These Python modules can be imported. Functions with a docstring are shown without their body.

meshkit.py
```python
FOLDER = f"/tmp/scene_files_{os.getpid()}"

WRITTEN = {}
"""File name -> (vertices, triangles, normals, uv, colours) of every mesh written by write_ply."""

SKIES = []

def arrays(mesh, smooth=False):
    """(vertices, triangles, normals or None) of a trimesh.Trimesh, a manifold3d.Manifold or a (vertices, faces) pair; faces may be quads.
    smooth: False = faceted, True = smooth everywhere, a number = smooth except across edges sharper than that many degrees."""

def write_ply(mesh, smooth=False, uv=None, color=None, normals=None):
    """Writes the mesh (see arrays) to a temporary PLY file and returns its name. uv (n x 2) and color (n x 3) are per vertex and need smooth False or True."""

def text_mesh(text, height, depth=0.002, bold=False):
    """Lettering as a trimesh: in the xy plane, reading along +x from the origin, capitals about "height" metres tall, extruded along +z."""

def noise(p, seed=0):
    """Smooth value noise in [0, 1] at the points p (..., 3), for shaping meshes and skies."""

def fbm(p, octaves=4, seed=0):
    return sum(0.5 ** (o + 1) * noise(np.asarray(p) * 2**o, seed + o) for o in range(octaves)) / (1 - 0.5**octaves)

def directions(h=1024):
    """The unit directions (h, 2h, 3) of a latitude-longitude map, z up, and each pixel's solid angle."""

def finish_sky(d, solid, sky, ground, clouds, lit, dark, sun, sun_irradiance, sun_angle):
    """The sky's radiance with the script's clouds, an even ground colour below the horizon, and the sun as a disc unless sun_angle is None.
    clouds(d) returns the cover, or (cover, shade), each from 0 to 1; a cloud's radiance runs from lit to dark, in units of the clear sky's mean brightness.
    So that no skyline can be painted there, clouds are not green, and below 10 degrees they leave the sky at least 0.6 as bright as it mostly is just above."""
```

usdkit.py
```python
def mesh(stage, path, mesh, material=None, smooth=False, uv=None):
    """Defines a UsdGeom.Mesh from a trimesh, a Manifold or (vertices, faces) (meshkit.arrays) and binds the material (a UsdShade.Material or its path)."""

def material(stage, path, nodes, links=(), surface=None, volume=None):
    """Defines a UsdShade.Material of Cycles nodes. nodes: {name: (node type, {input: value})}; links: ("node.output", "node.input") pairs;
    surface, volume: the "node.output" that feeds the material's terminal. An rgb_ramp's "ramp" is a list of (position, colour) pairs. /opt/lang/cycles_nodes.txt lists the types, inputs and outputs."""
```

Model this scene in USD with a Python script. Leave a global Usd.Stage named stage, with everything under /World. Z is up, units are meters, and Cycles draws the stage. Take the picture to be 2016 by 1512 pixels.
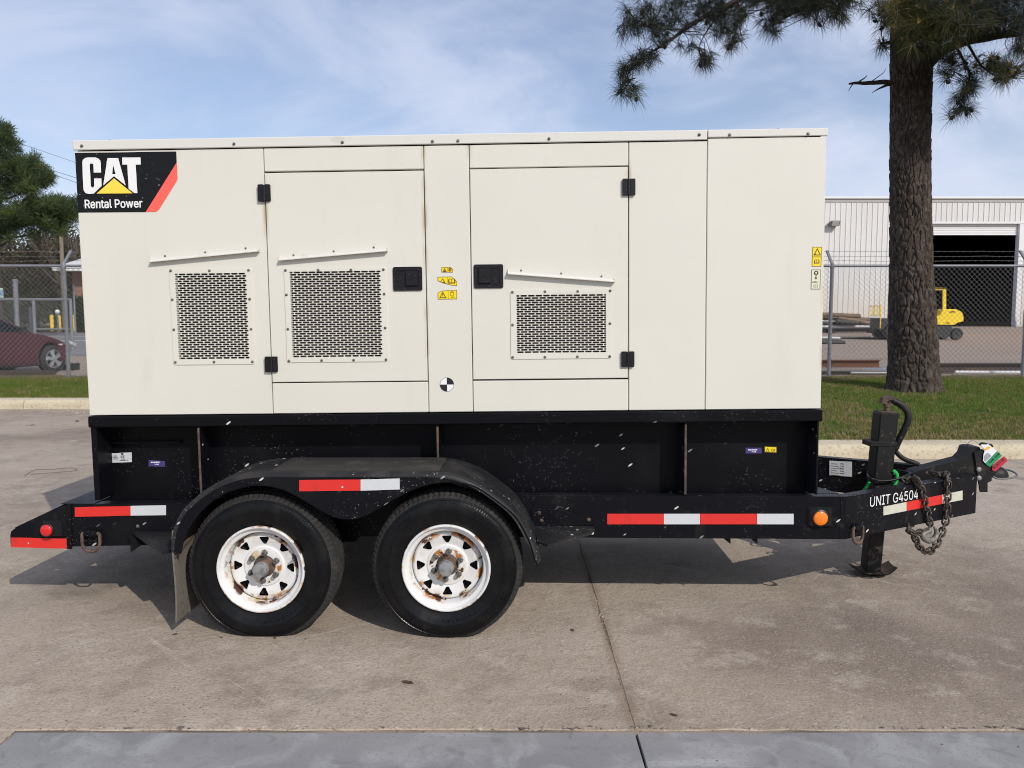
import math, random
import numpy as np, trimesh, manifold3d, usdkit, meshkit
from shapely.geometry import Polygon, box as sbox
from shapely.ops import unary_union
from scipy.spatial import cKDTree
from pxr import Usd, UsdGeom, UsdLux, UsdShade, Gf, Sdf, Vt

random.seed(7); rng = np.random.default_rng(7)
stage = Usd.Stage.CreateInMemory()
UsdGeom.SetStageUpAxis(stage, 'Z'); UsdGeom.SetStageMetersPerUnit(stage, 1.0)
UsdGeom.Xform.Define(stage, '/World'); UsdGeom.Scope.Define(stage, '/World/Looks')

# ---------------------------------------------------------------- camera, sky, sun, exposure
FPX, PITCH, EYE = 1550.0, 0.0835, np.array([0, 0, 1.58])
cam = UsdGeom.Camera.Define(stage, '/World/camera')
cam.AddTranslateOp().Set(Gf.Vec3d(*EYE)); cam.AddRotateXOp().Set(90 - math.degrees(PITCH))
cam.CreateHorizontalApertureAttr(36.0); cam.CreateVerticalApertureAttr(27.0)
cam.CreateFocalLengthAttr(36.0 * FPX / 2016); cam.CreateClippingRangeAttr(Gf.Vec2f(0.05, 5000))
cam.CreateExposureAttr(0.09)
SUN = np.array([0.80, -1.15, 1.02]); SUN /= np.linalg.norm(SUN)      # direction towards the sun
ELEV, ROT = math.asin(SUN[2]), math.atan2(SUN[0], SUN[1])
sky_m = usdkit.material(stage, '/World/Looks/sky_air', {
    'sky': ('sky_texture', {'sky_type': 'single_scattering', 'sun_disc': False, 'sun_elevation': ELEV, 'sun_rotation': ROT, 'aerosol_density': 0.9, 'air_density': 1.0}),
    'co': ('texture_coordinate', {}),
    'mp': ('mapping', {'scale': (2.0, 1.2, 4.2), 'rotation': (0.15, 0.75, 0.3)}),
    'n': ('noise_texture', {'scale': 1.7, 'detail': 7, 'roughness': 0.55, 'distortion': 0.5}),
    'mp2': ('mapping', {'scale': (1.0, 1.0, 2.0), 'rotation': (0.0, 0.2, 0.9)}),
    'n2': ('noise_texture', {'scale': 1.3, 'detail': 3, 'roughness': 0.5}),
    'r': ('map_range', {'range_type': 'smoothstep', 'from_min': 0.32, 'from_max': 0.66, 'to_min': 0.26, 'to_max': 0.96}),
    'r2': ('map_range', {'range_type': 'smoothstep', 'from_min': 0.25, 'from_max': 0.7, 'to_min': 0.62, 'to_max': 1.0}),
    'mul': ('math', {'math_type': 'multiply'}),
    'cl': ('mix_color', {'blend_type': 'mix', 'use_clamp': False, 'b': (6.25, 6.72, 8.15)}),
    'hs': ('hsv', {'hue': 0.508, 'saturation': 1.08, 'value': 1.12}),
    'bg': ('background_shader', {'strength': 0.110})},
    [('co.generated', 'mp.vector'), ('mp.vector', 'n.vector'), ('co.generated', 'mp2.vector'), ('mp2.vector', 'n2.vector'), ('n.fac', 'r.value'), ('n2.fac', 'r2.value'),
     ('r.result', 'mul.value1'), ('r2.result', 'mul.value2'), ('mul.value', 'cl.fac'), ('sky.color', 'hs.color'), ('hs.color', 'cl.a'), ('cl.result', 'bg.color')], surface='bg.background')
dome = UsdLux.DomeLight.Define(stage, '/World/sky')
dome.CreateIntensityAttr(1.0)
UsdShade.MaterialBindingAPI.Apply(dome.GetPrim()).Bind(sky_m)
dome.GetPrim().SetCustomDataByKey('kind', 'structure'); dome.GetPrim().SetCustomDataByKey('label', 'pale blue sky veiled with thin streaky cloud'); dome.GetPrim().SetCustomDataByKey('category', 'sky')
sun = UsdLux.DistantLight.Define(stage, '/World/sun')
sun.CreateIntensityAttr(0.84); sun.CreateAngleAttr(0.5); sun.CreateNormalizeAttr(True); sun.CreateColorAttr(Gf.Vec3f(1.0, 0.945, 0.87))
_z = SUN; _x = np.cross([0, 0, 1], _z); _x /= np.linalg.norm(_x); _y = np.cross(_z, _x)
sun.AddTransformOp().Set(Gf.Matrix4d(*_x, 0, *_y, 0, *_z, 0, 0, 0, 0, 1))

# ---------------------------------------------------------------- photograph pixel -> place in the yard (used while laying out)
def ray(px, py):
    u, v = (px - 1008) / FPX, (756 - py) / FPX
    c, s = math.cos(PITCH), math.sin(PITCH)
    return np.array([u, c + s * v, -s + c * v])
def at(px, py, Y):
    d = ray(px, py); return EYE + d * (Y / d[1])
def atz(px, py, z):
    d = ray(px, py); return EYE + d * ((z - EYE[2]) / d[2])
class Frame:
    def __init__(s, o, yaw=0.0, nose=0.0):
        cy, sy, cn, sn = math.cos(yaw), math.sin(yaw), math.cos(nose), math.sin(nose)
        s.o = np.array(o, float)
        s.R = np.array([[cy * cn, sy * cn, sn], [-sy, cy, 0], [-sn * cy, -sn * sy, cn]])     # rows: local axes
    def hit(s, px, py, axis, val):
        o, d = s.R @ (EYE - s.o), s.R @ ray(px, py)
        return o + d * ((val - o[axis]) / d[axis])
    def loc(s, px, py, d=0.0):
        p = s.hit(px, py, 1, d); return p[0], p[2]
    def flat(s, px, py, z):
        p = s.hit(px, py, 2, z); return p[0], p[1]
    def M(s):
        M = np.eye(4); M[:3, :3] = s.R; M[3, :3] = s.o
        return Gf.Matrix4d(*M.ravel())
    def world(s, P): return np.asarray(P) @ s.R + s.o
    def inv(s, P): return (np.asarray(P) - s.o) @ s.R.T

# ---------------------------------------------------------------- prims
taken = {}
def numbered(path):
    k = taken.get(path, -1) + 1; taken[path] = k
    return path if k == 0 else f'{path}_{k:03d}'
def tag(p, label=None, cat=None, group=None, kind=None):
    p = p.GetPrim() if hasattr(p, 'GetPrim') else p
    for k, v in (('label', label), ('category', cat), ('group', group), ('kind', kind)):
        if v: p.SetCustomDataByKey(k, v)
    return p
def thing(name, label=None, cat=None, frame=None, group=None, kind=None, parent='/World', loc=None):
    path = numbered(f'{parent}/{name}')
    x = UsdGeom.Xform.Define(stage, path)
    if frame is not None: x.AddTransformOp().Set(frame.M())
    elif loc is not None: x.AddTranslateOp().Set(Gf.Vec3d(*map(float, loc)))
    tag(x, label, cat, group, kind)
    return path
def obj(name, mesh, mat, parent='/World', smooth=False, label=None, cat=None, group=None, kind=None):
    path = numbered(f'{parent}/{name}')
    if isinstance(mesh, list): mesh = join(mesh)
    m = usdkit.mesh(stage, path, mesh, mat, smooth=smooth)
    tag(m, label, cat, group, kind)
    return path
def copy(src, name, M, label=None, cat=None, group=None):
    path = numbered(f'/World/{name}')
    x = UsdGeom.Xform.Define(stage, path); x.GetPrim().GetReferences().AddInternalReference(Sdf.Path(src)); x.GetPrim().SetInstanceable(True)
    x.ClearXformOpOrder(); x.AddTransformOp(opSuffix='here').Set(M)
    tag(x, label, cat, group); return path

# ---------------------------------------------------------------- shapes: every helper gives (vertices, triangles)
def join(ms):
    vs, fs, n = [], [], 0
    for m in ms:
        v, f = (m.vertices, m.faces) if hasattr(m, 'faces') else m
        vs.append(np.asarray(v, float)); fs.append(np.asarray(f, int) + n); n += len(v)
    return trimesh.Trimesh(np.vstack(vs), np.vstack(fs), process=False)
def hull(P):
    m = manifold3d.Manifold.hull_points(np.asarray(P, np.float32)).to_mesh()
    return m.vert_properties[:, :3], m.tri_verts
def cbox(x0, x1, y0, y1, z0, z1, c=0.0):
    P = []
    for x, sx in ((x0, 1), (x1, -1)):
        for y, sy in ((y0, 1), (y1, -1)):
            for z, sz in ((z0, 1), (z1, -1)):
                P += [(x + sx * c, y + sy * c, z), (x + sx * c, y, z + sz * c), (x, y + sy * c, z + sz * c)] if c else [(x, y, z)]
    return hull(P)
def frames_along(P):
    P = np.asarray(P, float); T = np.gradient(P, axis=0); T /= np.linalg.norm(T, axis=1, keepdims=True) + 1e-12
    up = np.array([0, 0, 1.0]) if abs(T[0][2]) < 0.9 else np.array([1.0, 0, 0])
    N = []; n = np.cross(T[0], np.cross(up, T[0])); n /= np.linalg.norm(n)
    for t in T:
        n = n - t * (n @ t); n /= np.linalg.norm(n) + 1e-12; N.append(n)
    N = np.array(N); return P, T, N, np.cross(T, N)
def tube(P, r, n=8, closed=False, caps=True):
    P, T, N, B = frames_along(P); r = np.broadcast_to(np.asarray(r, float), (len(P),))
    a = np.arange(n) / n * 2 * np.pi
    v = (P[:, None] + r[:, None, None] * (np.cos(a)[None, :, None] * N[:, None] + np.sin(a)[None, :, None] * B[:, None])).reshape(-1, 3)
    f, m = [], len(P)
    for i in range(m if closed else m - 1):
        for j in range(n):
            a0, a1, b0, b1 = i * n + j, i * n + (j + 1) % n, ((i + 1) % m) * n + j, ((i + 1) % m) * n + (j + 1) % n
            f += [(a0, a1, b1), (a0, b1, b0)]
    if caps and not closed:
        v = np.vstack([v, P[:1], P[-1:]]); c0, c1 = len(v) - 2, len(v) - 1
        for j in range(n):
            f += [(c0, (j + 1) % n, j), (c1, (m - 1) * n + j, (m - 1) * n + (j + 1) % n)]
    return v, np.array(f)
def curve(P, n=8):
    """smooth path (Catmull-Rom) through the points"""
    P = np.asarray(P, float); Q = np.vstack([2 * P[0] - P[1], P, 2 * P[-1] - P[-2]]); out = []
    for i in range(1, len(Q) - 2):
        for t in np.linspace(0, 1, n, endpoint=False):
            a, b, c, d = Q[i - 1], Q[i], Q[i + 1], Q[i + 2]
            out.append(.5 * (2 * b + (c - a) * t + (2 * a - 5 * b + 4 * c - d) * t * t + (3 * b - a - 3 * c + d) * t ** 3))
    return np.array(out + [P[-1]])
def polys(g): return [p for p in getattr(g, 'geoms', [g]) if p.geom_type == 'Polygon' and p.area > 1e-10]
def prism_xz(poly, y0, y1):
    """outline in x,z; depth from y0 (front) to y1 (back)"""
    if not hasattr(poly, 'geom_type'): poly = Polygon(poly)
    if not poly.is_valid: poly = poly.buffer(0)
    out = []
    for p in polys(poly):
        m = trimesh.creation.extrude_polygon(p, abs(y1 - y0), engine='earcut')
        v = np.array(m.vertices); out.append((np.stack([v[:, 0], max(y0, y1) - v[:, 2], v[:, 1]], 1), np.array(m.faces)))
    return join(out)
def prism_xy(poly, z0, z1):
    if not hasattr(poly, 'geom_type'): poly = Polygon(poly)
    if not poly.is_valid: poly = poly.buffer(0)
    out = []
    for p in polys(poly):
        m = trimesh.creation.extrude_polygon(p, z1 - z0, engine='earcut'); m.apply_translation([0, 0, z0]); out.append(m)
    return join(out)
def prism_yz(poly, x0, x1):
    """outline in y,z, depth along x"""
    m = prism_xz(poly, x0, x1); v = m.vertices
    return trimesh.Trimesh(np.stack([v[:, 1], v[:, 0], v[:, 2]], 1), m.faces[:, ::-1], process=False)
def lathe(prof, n=48, axis='y', c=(0, 0, 0)):
    """profile of (radius, along) pairs turned about an axis through c"""
    prof = np.asarray(prof, float); a = np.arange(n) / n * 2 * np.pi
    r, h = prof[:, 0][:, None], np.repeat(prof[:, 1][:, None], n, 1)
    A, B = r * np.cos(a), r * np.sin(a)
    v = {'y': np.stack([A, h, B], -1), 'z': np.stack([A, B, h], -1), 'x': np.stack([h, A, B], -1)}[axis].reshape(-1, 3) + np.array(c, float)
    f = []
    for i in range(len(prof) - 1):
        for j in range(n):
            k = (j + 1) % n
            f += [(i * n + j, i * n + k, (i + 1) * n + k), (i * n + j, (i + 1) * n + k, (i + 1) * n + j)]
    f = np.array(f)
    return v, (f if axis != 'y' else f[:, ::-1])
def shift(m, t):
    v, f = (m.vertices, m.faces) if hasattr(m, 'faces') else m
    return np.asarray(v) + np.array(t, float), f
def turn(m, R, t=(0, 0, 0)):
    v, f = (m.vertices, m.faces) if hasattr(m, 'faces') else m
    return np.asarray(v) @ np.asarray(R).T + np.array(t, float), f
def rotm(axis, a): return trimesh.transformations.rotation_matrix(a, axis)[:3, :3]
def bolt(x, y, z, r=.009, h=.007, n=8):
    """round-headed bolt on a face that looks towards -y"""
    return lathe([(r * 1.25, 0), (r * 1.25, -.0015), (r, -.002), (r * .95, -h * .7), (r * .6, -h), (0.0001, -h)], n, 'y', (x, y, z))
def words(s, height, x, y, z, width=None, bold=True, t=.001):
    m = meshkit.text_mesh(s, height, t, bold); v = np.array(m.vertices)
    v[:, 0] -= v[:, 0].min()
    if width: v[:, 0] *= width / v[:, 0].max()
    return np.stack([v[:, 0] + x, y - v[:, 2], v[:, 1] + z], 1), m.faces
def smooth01(a, b, x):
    t = np.clip((np.asarray(x, float) - a) / (b - a), 0, 1); return t * t * (3 - 2 * t)

# ---------------------------------------------------------------- materials
looks = {}
def mat(name, col, rough=.5, metal=0.0, layers=(), bump=None, coat=0.0, spec=.5, object_space=False, translucent=None, rlayer=None):
    """principled surface; layers of colour each let through by a noise or voronoi mask. layer: dict(t, s, lo, hi, c, [d, ro, st, rot, k, rad, r])"""
    if name in looks: return looks[name]
    N = {'p': ('principled_bsdf', {'roughness': rough, 'metallic': metal, 'coat_weight': coat, 'coat_roughness': .12, 'specular_ior_level': spec})}
    L = []
    N['co'] = ('texture_coordinate', {}) if object_space else ('geometry', {})
    src = 'co.object' if object_space else 'co.position'
    N['c0'] = ('color', {'value': col}); last = 'c0.color'
    rlast = None
    for i, l in enumerate(layers):
        k = f'l{i}'
        v = src
        if 'tex' in l:                                            # turned first, then stretched: slanting streaks
            N[k + 'm'] = ('mapping', {'mapping_type': 'texture', 'scale': tuple(1 / q for q in l['tex']), 'rotation': l.get('rot', (0, 0, 0)), 'location': l.get('off', (0, 0, 0))}); L.append((v, k + 'm.vector')); v = k + 'm.vector'
        elif 'st' in l or 'off' in l or 'rot' in l:
            N[k + 'm'] = ('mapping', {'scale': l.get('st', (1, 1, 1)), 'location': l.get('off', (0, 0, 0)), 'rotation': l.get('rot', (0, 0, 0))}); L.append((v, k + 'm.vector')); v = k + 'm.vector'
        if l.get('t', 'n') == 'n':
            N[k] = ('noise_texture', {'scale': l['s'], 'detail': l.get('d', 4), 'roughness': l.get('ro', .55), 'distortion': l.get('dist', 0.0)}); o = k + '.fac'
        elif l['t'] == 'v':
            N[k] = ('voronoi_texture', {'scale': l['s'], 'feature': l.get('f', 'f1'), 'randomness': 1.0}); o = k + '.distance'
        elif l['t'] == 'ax':                                         # distance from the line x = at
            N[k] = ('separate_xyz', {}); N[k + 'd'] = ('math', {'math_type': 'subtract', 'value2': l['at']}); N[k + 'e'] = ('math', {'math_type': 'absolute'}); L += [(k + '.x', k + 'd.value1'), (k + 'd.value', k + 'e.value1')]; o = k + 'e.value'
        elif l['t'] == 'z':
            N[k] = ('separate_xyz', {}); o = k + '.z'
        elif l['t'] == 'w':
            N[k] = ('wave_texture', {'scale': l['s'], 'distortion': l.get('dist', 0), 'detail': 2, 'bands_direction': l.get('dir', 'x')}); o = k + '.fac'
        L.append((v, k + '.vector'))
        N[k + 'r'] = ('map_range', {'range_type': 'smoothstep', 'from_min': l['lo'], 'from_max': l['hi'], 'to_min': l.get('a', 0.0), 'to_max': l.get('k', 1.0)} if l['lo'] < l['hi'] else
                      {'range_type': 'smoothstep', 'from_min': l['hi'], 'from_max': l['lo'], 'to_min': l.get('k', 1.0), 'to_max': l.get('a', 0.0)})
        L.append((o, k + 'r.value')); m = k + 'r.result'
        if 'rad' in l:                                            # weight by the distance from the part's own y axis
            N[k + 'f'] = ('mapping', {'scale': (1, 0, 1)}); N[k + 'l'] = ('vector_math', {'math_type': 'length'}); N[k + 's'] = ('math', {'math_type': 'multiply', 'value2': 4.0})
            N[k + 'q'] = ('rgb_ramp', {'ramp': [(p * 4, (w, w, w)) for p, w in l['rad']]}); N[k + 'x'] = ('math', {'math_type': 'multiply'})
            L += [(src, k + 'f.vector'), (k + 'f.vector', k + 'l.vector1'), (k + 'l.value', k + 's.value1'), (k + 's.value', k + 'q.fac'), (m, k + 'x.value1'), (k + 'q.color', k + 'x.value2')]
            m = k + 'x.value'
        if 'and' in l:                                            # only where a second, larger noise allows it
            N[k + 'g'] = ('noise_texture', {'scale': l['and'][0], 'detail': 3}); N[k + 'h'] = ('map_range', {'range_type': 'smoothstep', 'from_min': l['and'][1], 'from_max': l['and'][2]}); N[k + 'y'] = ('math', {'math_type': 'multiply'})
            L += [(src, k + 'g.vector'), (k + 'g.fac', k + 'h.value'), (m, k + 'y.value1'), (k + 'h.result', k + 'y.value2')]; m = k + 'y.value'
        N[k + 'c'] = ('mix_color', {'blend_type': l.get('blend', 'mix'), 'b': l['c']}); L += [(last, k + 'c.a'), (m, k + 'c.fac')]; last = k + 'c.result'
        if 'r' in l:
            N[k + 'o'] = ('mix_float', {'a': rough, 'b': l['r']}); L.append((m, k + 'o.fac'))
            if rlast: L.append((rlast, k + 'o.a'))
            rlast = k + 'o.result'
    L.append((last, 'p.base_color'))
    if rlast: L.append((rlast, 'p.roughness'))
    if bump:
        prev = None
        for i, (kind, s, strength, dist) in enumerate(bump):
            b = f'b{i}'
            N[b] = ('noise_texture', {'scale': s, 'detail': 5, 'roughness': .6}) if kind == 'n' else ('voronoi_texture', {'scale': s})
            N[b + 'u'] = ('bump', {'strength': strength, 'distance': dist})
            L += [(src, b + '.vector'), (b + ('.fac' if kind == 'n' else '.distance'), b + 'u.height')]
            if prev: L.append((prev, b + 'u.normal'))
            prev = b + 'u.normal'
        L.append((prev, 'p.normal'))
    surf = 'p.BSDF'
    if translucent:
        N['t'] = ('translucent_bsdf', {}); N['mx'] = ('mix_closure', {'fac': translucent}); L += [(last, 't.color'), ('p.BSDF', 'mx.closure1'), ('t.BSDF', 'mx.closure2')]; surf = 'mx.closure'
    looks[name] = usdkit.material(stage, f'/World/Looks/{name}', N, L, surface=surf)
    return looks[name]
V = lambda **k: dict(t='v', **k)
Nz = lambda **k: dict(t='n', **k)

DUST = (.10, .09, .078)
SPECK = V(s=13, lo=.125, hi=.085, c=(.6, .6, .58), tex=(.55, 1.0, 1.7), rot=(0, -.62, 0), k=.9, **{'and': (1.3, .42, .56)})
SPECK2 = V(s=60, lo=.15, hi=.09, c=(.38, .38, .38), tex=(.7, 1, 1.5), rot=(0, -.62, 0), **{'and': (2.2, .50, .62)}, k=.75)
cream = mat('cream_paint', (.608, .592, .530), .36, layers=[Nz(s=1.6, lo=.35, hi=.7, c=(.565, .553, .50), k=.6), Nz(s=5, lo=.58, hi=.8, c=(.52, .50, .44), k=.35, st=(1, 1, .25)),
            Nz(s=9, lo=.60, hi=.78, c=(.50, .475, .40), k=.28, st=(1, 1, .07), d=5), V(s=9, lo=.03, hi=.02, c=(.3, .27, .22), k=.5)], bump=[('n', 1.7, .05, .03), ('n', 5, .03, .01)])
cream_edge = mat('cream_trim_paint', (.615, .602, .552), .35, layers=[Nz(s=7, lo=.62, hi=.72, c=(.45, .42, .36), k=.4)])
gapdark = mat('seam_shadow_gap', (.085, .07, .05), .8)
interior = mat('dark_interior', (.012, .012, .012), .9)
blackp = mat('black_chassis_paint', (.0052, .0054, .0075), .34, spec=.12, layers=[Nz(s=3.2, lo=.48, hi=.8, c=(.012, .012, .013), k=.6, r=.6), Nz(s=14, lo=.60, hi=.78, c=(.030, .028, .027), k=.5, r=.7), Nz(s=6, lo=.60, hi=.75, c=(.030, .027, .024), k=.6, st=(1, 1, .2)), SPECK, SPECK2], bump=[('n', 30, .05, .01)])
blackclean = mat('black_tank_paint', (.0038, .004, .0055), .34, spec=.12, layers=[Nz(s=2.5, lo=.48, hi=.8, c=(.009, .009, .011), k=.7, r=.6), SPECK, SPECK2])
fender_p = mat('dusty_fender_paint', (.011, .011, .0125), .5, spec=.3, layers=[Nz(s=4, lo=.42, hi=.75, c=(.042, .038, .035), k=.8, r=.75), V(s=60, lo=.22, hi=.12, c=(.35, .34, .32), **{'and': (5, .46, .62)}, k=.8), SPECK], bump=[('n', 60, .12, .004)])
plate_p = mat('scuffed_step_plate', (.026, .0225, .021), .6, layers=[Nz(s=9, lo=.5, hi=.72, c=(.055, .05, .046), k=.8), Nz(s=30, lo=.55, hi=.75, c=(.025, .022, .02), k=.7)], bump=[('n', 120, .25, .003)])
rustedge = mat('rusty_edge', (.12, .075, .05), .85, layers=[Nz(s=20, lo=.4, hi=.6, c=(.05, .04, .035))])
rubber = mat('tyre_rubber', (.0034, .0034, .0042), .25, spec=.25, layers=[Nz(s=7, lo=.42, hi=.68, c=(.0065, .0064, .0063), k=.8, r=.5)], object_space=True, bump=[('n', 9, .10, .02), ('n', 40, .22, .006)])
tread_m = mat('tyre_tread_rubber', (.0135, .0128, .0122), .85, layers=[Nz(s=16, lo=.45, hi=.7, c=(.034, .031, .028), k=.8)], bump=[('n', 90, .3, .004)])
flap_m = mat('mud_flap_rubber', (.125, .11, .092), .85, layers=[Nz(s=8, lo=.42, hi=.7, c=(.16, .145, .125), k=.7, st=(1, 1, .4)), Nz(s=45, lo=.56, hi=.7, c=(.05, .045, .04), k=.8)], bump=[('n', 60, .2, .004)])
RIMR = [(0, .2), (.05, .95), (.085, .9), (.092, 0), (.112, .02), (.145, .12), (.160, .75), (.168, 1.15), (.178, 1.15), (.183, .3), (.19, .05), (.208, .02), (.214, .3), (.22, .8)]
def rim_mat(i, off):
    return mat(f'rusted_white_rim_{i}', (.64, .64, .63), .36, object_space=True, layers=[
        Nz(s=22, lo=.50, hi=.64, c=(.50, .36, .16), rad=RIMR, off=off, k=.9, d=6), Nz(s=15, lo=.535, hi=.605, c=(.36, .14, .03), rad=RIMR, off=off, d=6, k=1.2), Nz(s=13, lo=.578, hi=.605, c=(.075, .028, .016), rad=RIMR, off=off, d=6, k=1.4, r=.9)])
hubrust = mat('rusty_hub', (.12, .075, .05), .8, layers=[Nz(s=30, lo=.4, hi=.65, c=(.045, .03, .024))])
hubcap = mat('grey_grease_cap', (.27, .275, .28), .55, metal=.3, layers=[Nz(s=35, lo=.45, hi=.65, c=(.14, .14, .14), k=.8)])
steel = mat('bolt_steel', (.2, .19, .18), .5, metal=.6, layers=[Nz(s=80, lo=.5, hi=.6, c=(.07, .055, .045), k=.8)])
galv = mat('galvanised_pipe', (.20, .21, .23), .55, metal=.2, layers=[Nz(s=6, lo=.4, hi=.7, c=(.15, .16, .18), k=.7)])
wirem = mat('galvanised_wire', (.125, .127, .13), .6, metal=.2)
redtape = mat('red_reflector_tape', (.66, .028, .022), .35, layers=[V(s=300, f='distance_to_edge', lo=.08, hi=.03, c=(.42, .015, .012), k=.6), Nz(s=9, lo=.56, hi=.74, c=(.34, .03, .025), k=.55, st=(1, 1, .4)), V(s=14, lo=.07, hi=.05, c=(.7, .65, .62))])
whitetape = mat('silver_reflector_tape', (.58, .6, .61), .4, layers=[V(s=260, f='distance_to_edge', lo=.1, hi=.04, c=(.42, .44, .46), k=.7), Nz(s=8, lo=.55, hi=.75, c=(.46, .46, .44), k=.6)])
agedtape = mat('aged_reflector_tape', (.52, .52, .43), .45, layers=[Nz(s=12, lo=.5, hi=.7, c=(.43, .43, .36), k=.6)])
redlens = mat('red_lens', (.62, .012, .014), .12, coat=.5)
amber = mat('amber_lens', (.85, .2, .012), .14, coat=.5)
white_ink = mat('white_lettering', (.74, .74, .73), .4)
worn_ink = mat('worn_white_stencil', (.70, .70, .68), .6, layers=[Nz(s=30, lo=.58, hi=.72, c=(.3, .3, .3), k=.5), Nz(s=120, lo=.62, hi=.70, c=(.06, .06, .06), k=.7)])
black_ink = mat('black_print', (.012, .012, .013), .4)
decal_black = mat('black_decal_vinyl', (.005, .005, .0055), .3, spec=.25, layers=[V(s=22, lo=.075, hi=.055, c=(.6, .6, .58), st=(1, 1, 1.6), rot=(0, .6, 0)), V(s=70, lo=.10, hi=.07, c=(.3, .3, .3), k=.6)])
yellow_ink = mat('yellow_vinyl', (.82, .62, .06), .35)
coral_ink = mat('coral_stripe_vinyl', (.80, .115, .085), .4)
label_y = mat('yellow_warning_label', (.78, .6, .01), .4)
label_c = mat('cream_label', (.66, .64, .47), .45)
label_w = mat('silver_data_label', (.55, .57, .6), .45, layers=[Nz(s=60, lo=.5, hi=.62, c=(.4, .42, .45), k=.5, st=(.4, 1, 2))])
label_b = mat('violet_label', (.05, .035, .17), .45)
brown_ink = mat('brown_print', (.10, .055, .01), .5)
plastic = mat('black_plastic', (.007, .007, .008), .42, spec=.3, layers=[V(s=70, lo=.1, hi=.06, c=(.4, .4, .4), k=.6)])
chain_m = mat('worn_chain_steel', (.085, .072, .06), .6, metal=.5, layers=[Nz(s=40, lo=.45, hi=.65, c=(.06, .045, .036))])
jack_m = mat('worn_black_steel', (.009, .0085, .009), .5, spec=.25, layers=[Nz(s=7, lo=.54, hi=.75, c=(.04, .03, .025), k=.8, r=.8), Nz(s=25, lo=.6, hi=.75, c=(.12, .08, .055), k=.7, r=.9)], bump=[('n', 50, .1, .004)])
jackrust = mat('rusted_jack_steel', (.055, .036, .027), .8, layers=[Nz(s=18, lo=.4, hi=.65, c=(.11, .07, .048), k=.8)], bump=[('n', 60, .2, .003)])
# ================================================================ the generator set
G = Frame((-2.271, 4.2011, 1.0557), -0.0211, 0.0117)
W, H, DEP = 3.899, 1.447, 1.45
g = G.loc
gx = lambda *p: float(np.mean([g(*q)[0] for q in p])); gz = lambda *p: float(np.mean([g(*q)[1] for q in p]))
gen = thing('generator', 'long cream enclosed diesel generator with two vented doors, standing on the black trailer', 'generator', G)
E_ = .0017                                                          # half of a seam
zt = gz((518, 293), (1000, 285), (1500, 274))                       # underside of the roof trim
xA, xB, xC, xD, xE = gx((518, 292), (538, 817)), gx((834, 288), (844, 815)), gx((924, 287), (931, 812)), gx((1239, 281), (1236, 808)), gx((1394, 275), (1387, 806))
T_ = .03
def panel(x0, x1, z0, z1, y=0.0, hole=None, c=.003):
    if hole is None: return cbox(x0 + E_, x1 - E_, y, y + T_, z0, z1, c)
    outer = sbox(x0 + E_ + .002, z0 + .002, x1 - E_ - .002, z1 - .002).difference(sbox(*hole))
    rim = sbox(x0 + E_, z0, x1 - E_, z1).difference(sbox(*hole))
    return join([prism_xz(outer, y, y + .003), prism_xz(rim, y + .0025, y + T_)])
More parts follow.
